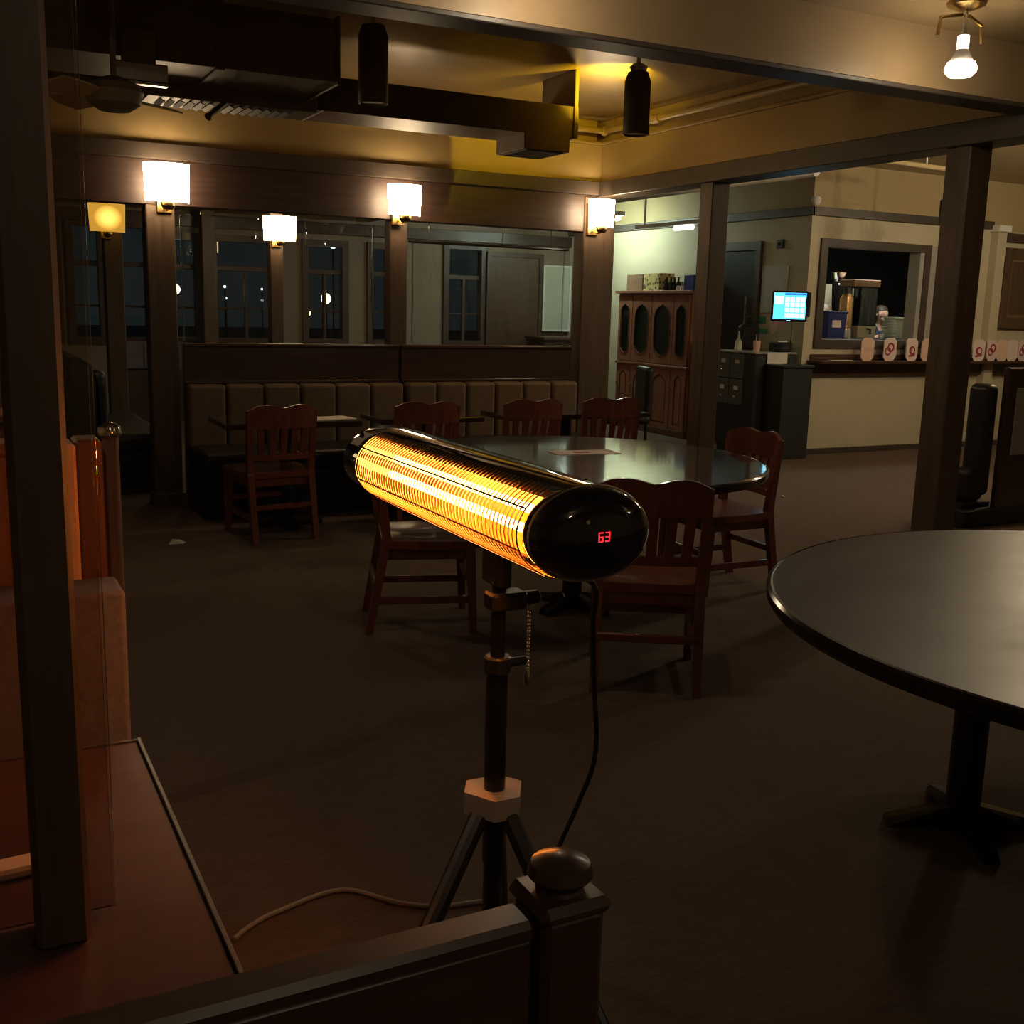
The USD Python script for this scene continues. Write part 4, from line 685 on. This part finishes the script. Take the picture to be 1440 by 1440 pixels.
th = thing('thermos', 'tall copper brown thermos in the serving hatch', 'thermos', (9.14, 9.40, CT)); obj('body', lathe([(0, 0), (0.075, 0), (0.08, 0.02), (0.08, 0.44), (0.05, 0.5), (0, 0.5)], 28), 'thermos_copper', th); obj('lid', cyl(0.05, 0.5, 0.57), 'black_plastic', th); obj('foot_ring', lathe([(0.079, 0), (0.086, 0), (0.086, 0.10), (0.081, 0.11), (0.079, 0)], 28), 'steel', th)
gr = thing('coffee_grinder', 'black grinder with a chrome hopper behind the thermos', 'grinder', (9.24, 9.66, CT)); obj('body', box(-0.1, 0.1, -0.09, 0.09, 0, 0.62, 0.02), 'black_plastic', gr, smooth=False); obj('hopper', mv(lathe([(0, 0), (0.05, 0), (0.09, 0.12), (0.085, 0.13), (0, 0.13)], 24), (0, 0, 0.62)), 'chrome', gr)
hd = thing('towel_holder', 'white paper towel holder at the left of the hatch', 'holder', (8.98, 9.66, CT)); obj('body', hull([(-0.09, -0.1, 0.34), (0.09, -0.1, 0.34), (-0.09, 0.1, 0.34), (0.09, 0.1, 0.34), (-0.09, -0.08, 0.6), (0.09, -0.08, 0.6), (-0.09, 0.1, 0.6), (0.09, 0.1, 0.6)]), 'bowl_white', hd, smooth=False); obj('towel', hull([(-0.07, -0.14, 0.30), (0.07, -0.14, 0.30), (-0.07, -0.1, 0.38), (0.07, -0.1, 0.38), (-0.07, -0.1, 0.33), (0.07, -0.12, 0.33)]), 'white_plastic', hd, smooth=False); obj('stand', box(-0.03, 0.03, 0.0, 0.08, 0, 0.34), 'black_plastic', hd, smooth=False)
bb = thing('blue_bin', 'dark blue plastic bin at the left corner of the hatch', 'bin', (8.86, 9.34, CT)); obj('body', hull([(sx * 0.12, sy * 0.1, 0) for sx in (-1, 1) for sy in (-1, 1)] + [(sx * 0.135, sy * 0.115, 0.28) for sx in (-1, 1) for sy in (-1, 1)]), 'blue_dark', bb, smooth=False); obj('rim', plate_y(rect(0, 0.001, 0, 0.001), 0, 0.001) if False else box(-0.145, 0.145, -0.125, 0.125, 0.28, 0.30), 'blue_dark', bb, smooth=False); obj('label_patch', box(-0.08, 0.05, -0.118, -0.112, 0.12, 0.2, 0), 'pink_card', bb, smooth=False)
bw = None
for k in range(7):
    l = 'pale green bowl in the stack beside the person, number %s from the bottom' % ['one', 'two', 'three', 'four', 'five', 'six', 'seven'][k]
    if bw is None:
        bw = thing('bowl', l, 'bowl', (9.75, 9.32, CT), 0, 'stacked bowls in the hatch'); obj('body', lathe([(0, 0), (0.04, 0), (0.075, 0.04), (0.08, 0.045), (0.073, 0.045), (0.038, 0.006), (0, 0.006)], 24), 'bowl_white', bw); obj('rim', lathe([(0.078, 0.042), (0.084, 0.043), (0.084, 0.048), (0.078, 0.048), (0.078, 0.042)], 24), 'white_plastic', bw)
    else: dup(bw, (9.75, 9.32, CT + 0.034 * k), 0, l)
ob = thing('storage_box', 'olive box standing right of the stacked bowls', 'box', (9.98, 9.34, CT)); obj('body', box(-0.085, 0.085, -0.09, 0.09, 0, 0.23, 0.006), 'box_olive', ob, smooth=False); obj('lid', box(-0.09, 0.09, -0.095, 0.095, 0.23, 0.25), 'box_olive', ob, smooth=False)
for (x, l) in ((9.58, 'small white cup left of the stacked bowls'), (10.13, 'small white cup right of the olive box')):
    t = thing('tea_cup', l, 'cup', (x, 9.27, CT)); obj('body', lathe([(0, 0), (0.022, 0), (0.034, 0.06), (0.031, 0.06), (0.02, 0.005), (0, 0.005)], 18), 'white_plastic', t); obj('handle', tube(bez([(0.032, 0, 0.05), (0.052, 0, 0.04), (0.046, 0, 0.02), (0.028, 0, 0.02)], 10), 0.004, 6), 'white_plastic', t)
kl = thing('kitchen_light', 'pale kitchen lamp panel above the hatch counter', 'lamp', (9.7, 9.45, 2.60)); obj('diffuser', box(-0.25, 0.25, -0.1, 0.1, 0, 0.02, 0), 'kitchen_lamp', kl, smooth=False); obj('tray', box(-0.27, 0.27, -0.12, 0.12, 0.021, 0.06), 'white_plastic', kl, smooth=False); obj('stem', cyl(0.01, 0.06, 0.34), 'white_plastic', kl)
# the person in the hatch: one continuous body, bending over the counter
def skeleton(bones, edge=0.02, it=10):
    import manifold3d as mf
    tot = None
    for (a, ra), (b, rb) in bones:
        s = [mf.Manifold.sphere(r, 20).translate(list(map(float, p))) for p, r in ((a, ra), (b, rb))]; h = mf.Manifold.batch_hull(s); tot = h if tot is None else tot + h
    m = tot.refine_to_length(edge).to_mesh(); t = trimesh.Trimesh(m.vert_properties[:, :3], m.tri_verts); trimesh.smoothing.filter_taubin(t, iterations=it); return t
pe = thing('person', 'person with dark hair and navy shirt bending behind the stacked bowls in the hatch', 'person', (10.25, 10.0, 0)); UsdGeom.Xformable(pe).AddScaleOp().Set(Gf.Vec3f(0.96, 0.96, 0.96))
# local axes: faces towards -y and a little -x
B = {'hipL': (0.10, 0.10, 0.92), 'hipR': (-0.10, 0.10, 0.92), 'waist': (0, 0.08, 1.05), 'chest': (0, 0.0, 1.26), 'neck': (-0.01, -0.06, 1.40), 'head': (-0.03, -0.10, 1.50), 'shL': (0.17, -0.02, 1.33), 'shR': (-0.17, -0.02, 1.33), 'elL': (0.24, -0.12, 1.22), 'elR': (-0.24, -0.14, 1.22), 'wrL': (0.12, -0.28, 1.26), 'wrR': (-0.14, -0.30, 1.26), 'knL': (0.10, 0.06, 0.49), 'knR': (-0.10, 0.06, 0.49), 'anL': (0.10, 0.10, 0.08), 'anR': (-0.10, 0.10, 0.08)}
J = lambda a, ra, b, rb: ((B[a], ra), (B[b], rb))
obj('body', skeleton([J('chest', 0.12, 'neck', 0.05), J('neck', 0.05, 'head', 0.055), J('shL', 0.055, 'shR', 0.055), J('shL', 0.055, 'elL', 0.043), J('shR', 0.055, 'elR', 0.043), J('elL', 0.042, 'wrL', 0.028), J('elR', 0.042, 'wrR', 0.028), J('chest', 0.12, 'waist', 0.12), J('waist', 0.12, 'hipL', 0.09), J('waist', 0.12, 'hipR', 0.09), J('hipL', 0.09, 'knL', 0.06), J('hipR', 0.09, 'knR', 0.06), J('knL', 0.06, 'anL', 0.04), J('knR', 0.06, 'anR', 0.04), ((B['anL'], 0.04), ((0.10, -0.06, 0.04), 0.035)), ((B['anR'], 0.04), ((-0.10, -0.06, 0.04), 0.035))]
                     + [((B['head'], 0.06), ((-0.03, -0.115, 1.535), 0.07)), (((-0.03, -0.09, 1.545), 0.075), ((-0.03, -0.115, 1.53), 0.068)), (((-0.035, -0.145, 1.475), 0.035), ((-0.03, -0.10, 1.50), 0.055)), (((-0.036, -0.185, 1.512), 0.010), ((-0.035, -0.172, 1.535), 0.008))]
                     + [(((s * 0.13 - 0.01, -0.30, 1.255), 0.026), ((s * 0.12 - 0.01, -0.345, 1.245), 0.024)) for s in (1, -1)] + [(((s * 0.12 + k * 0.017 - 0.035, -0.355, 1.243), 0.009), ((s * 0.118 + k * 0.018 - 0.037, -0.40 + abs(k - 1.4) * 0.008, 1.222), 0.0075)) for s in (1, -1) for k in range(4)] + [(((s * 0.10 - 0.01, -0.31, 1.25), 0.011), ((s * 0.07, -0.345, 1.235), 0.009)) for s in (1, -1)], 0.016, 8), 'skin', pe, smooth=True)
obj('shirt', skeleton([J('chest', 0.135, 'waist', 0.135), ((B['chest'], 0.132), ((0, -0.035, 1.33), 0.075)), J('shL', 0.07, 'shR', 0.07), ((B['shL'], 0.068), ((0.215, -0.09, 1.25), 0.058)), ((B['shR'], 0.068), ((-0.215, -0.10, 1.25), 0.058)), J('waist', 0.135, 'hipL', 0.105), J('waist', 0.135, 'hipR', 0.105)], 0.025, 8), 'navy_cloth', pe, smooth=True)
obj('trousers', skeleton([J('hipL', 0.103, 'knL', 0.073), J('hipR', 0.103, 'knR', 0.073), J('knL', 0.073, 'anL', 0.055), J('knR', 0.073, 'anR', 0.055), J('hipL', 0.1, 'hipR', 0.1)], 0.03, 6), 'dark_paint', pe, smooth=True)
hr = trimesh.creation.icosphere(3, 1.0); v = hr.vertices.copy(); v = v * [0.088, 0.098, 0.092]; v += [-0.03, -0.082, 1.553]
keep = hr.faces[np.array([~((v[f, 1].mean() < -0.12) & (v[f, 2].mean() < 1.578)) & (v[f, 2].mean() > 1.475) for f in hr.faces])]
obj('hair', trimesh.Trimesh(v + meshkit.noise(v * 60)[:, None] * 0.006, keep, process=False), 'hair', pe, smooth=True)
for s in (-1, 1): e = obj('eye', mv(trimesh.creation.icosphere(2, 0.010), (-0.033 + s * 0.027, -0.1695, 1.540)), 'eye_white', pe); obj('pupil', mv(trimesh.creation.icosphere(1, 0.0055), (-0.035 + s * 0.027, -0.1755, 1.538)), 'hair', e); obj('ear', mv(hull(trimesh.creation.icosphere(2, 1).vertices * [0.008, 0.016, 0.024]), (-0.03 + s * 0.077, -0.09, 1.53)), 'skin', pe)
obj('mouth', mv(hull(trimesh.creation.icosphere(2, 1).vertices * [0.02, 0.006, 0.006]), (-0.036, -0.178, 1.487)), 'lip', pe)

# framed panel at the far right
fp = thing('framed_panel', 'dark framed brown panel on the kitchen wall at the right edge', 'picture', (0, 0, 0)); obj('panel', box(10.72, 12.2, YK - 0.03, YK - 0.005, 1.45, 2.14), 'post_wood', fp, smooth=False); obj('frame', plate_y(rect(10.62, 12.3, 1.35, 2.24).difference(rect(10.74, 12.18, 1.47, 2.12)), YK - 0.06, YK - 0.004), 'post_wood', fp, smooth=False); obj('inner_moulding', plate_y(rect(10.74, 12.18, 1.47, 2.12).difference(rect(10.77, 12.15, 1.50, 2.09)), YK - 0.045, YK - 0.004), 'leather', fp, smooth=False)
# high-backed booth at the right edge
rb = thing('high_back_booth', 'dark high-backed booth at the right edge behind the large post', 'bench', (6.45, 5.2, 0), 0)
obj('end_panel', box(0.13, 0.9, -0.05, 0.0, 0.0, 1.12, 0.01), 'divider_wood', rb, smooth=False); obj('back_pad', pillow(0.02, 0.13, 0.0, 0.2, 0.2, 1.0, 0.05), 'black_leather', rb); obj('seat_box', box(-0.12, 0.16, 0.02, 0.2, 0.0, 0.16), 'dark_paint', rb, smooth=False); obj('seat_cushion', pillow(-0.06, 0.1, 0.02, 0.2, 0.16, 0.40, 0.05), 'black_leather', rb); obj('grey_inset', box(0.22, 0.46, -0.062, -0.05, 0.5, 0.98, 0.004), 'grey_plastic', rb, 'grey inset panel'); obj('latch_hole', box(0.33, 0.39, -0.066, -0.0615, 0.66, 0.74, 0), 'black_plastic', rb); obj('plinth', box(-0.2, 0.9, -0.07, 0.2, 0.0, 0.12, 0.006), 'dark_paint', rb, smooth=False)

# ================================================================ LIGHTS OUTSIDE THE WINDOWS
outs = [(265, 'warm', 2.83, 15.6, 1.56, 0.075, 'large warm globe light outside, left window group'), (443, 'warm', 4.98, 15.6, 1.49, 0.075, 'large warm globe light outside the window right of the far sconce'),
        (421, 'warm', 4.70, 15.6, 1.28, 0.05, 'smaller warm light outside below the large globe'), (406, 'warm', 4.45, 15.6, 1.34, 0.03, 'small warm light outside left of the lower globe'),
        (302, 'cool', 3.5, 17.0, 1.79, 0.035, 'topmost white light in the column outside the left window'), (303, 'cool', 3.52, 17.0, 1.63, 0.04, 'second white light in the column outside the left window'), (304, 'cool', 3.53, 17.0, 1.46, 0.035, 'third white light in the column outside the left window'), (305, 'cool', 3.54, 17.0, 1.29, 0.04, 'lowest white light in the column outside the left window'),
        (329, 'cool', 3.83, 17.0, 1.63, 0.022, 'upper dot of light outside between the window bars'), (330, 'cool', 3.84, 17.0, 1.46, 0.022, 'lower dot of light outside between the window bars'), (373, 'cool', 4.4, 17.0, 1.61, 0.018, 'faint upper light outside the right window bar'), (373, 'cool', 4.4, 17.0, 1.44, 0.018, 'faint lower light outside the right window bar'),
        (447, 'cool', 5.55, 17.0, 2.32, 0.05, 'bright white light high outside the right far window'), (468, 'cool', 5.85, 17.0, 1.72, 0.06, 'white lantern outside the right far window'), (303, 'blue', 3.5, 17.0, 0.95, 0.05, 'small blue light low outside the left window'), (182, 'cool', 1.95, 17.0, 0.78, 0.03, 'low white light outside the far left window')]
for k, (_, c, x, y, z, r, l) in enumerate(outs):
    f = (y + 0.9 * k) / y; x, y, z, r = x * f, y * f, 1.45 + (z - 1.45) * f, r * f
    t = thing('outdoor_light', l, 'light', (x, y, z)); obj('globe', trimesh.creation.icosphere(3, r), 'globe_' + c, t); obj('pole', tube([(0, 0.0, -r * 0.95), (0, 0.0, -z - 0.3)], 0.02, 8), 'black_metal', t)
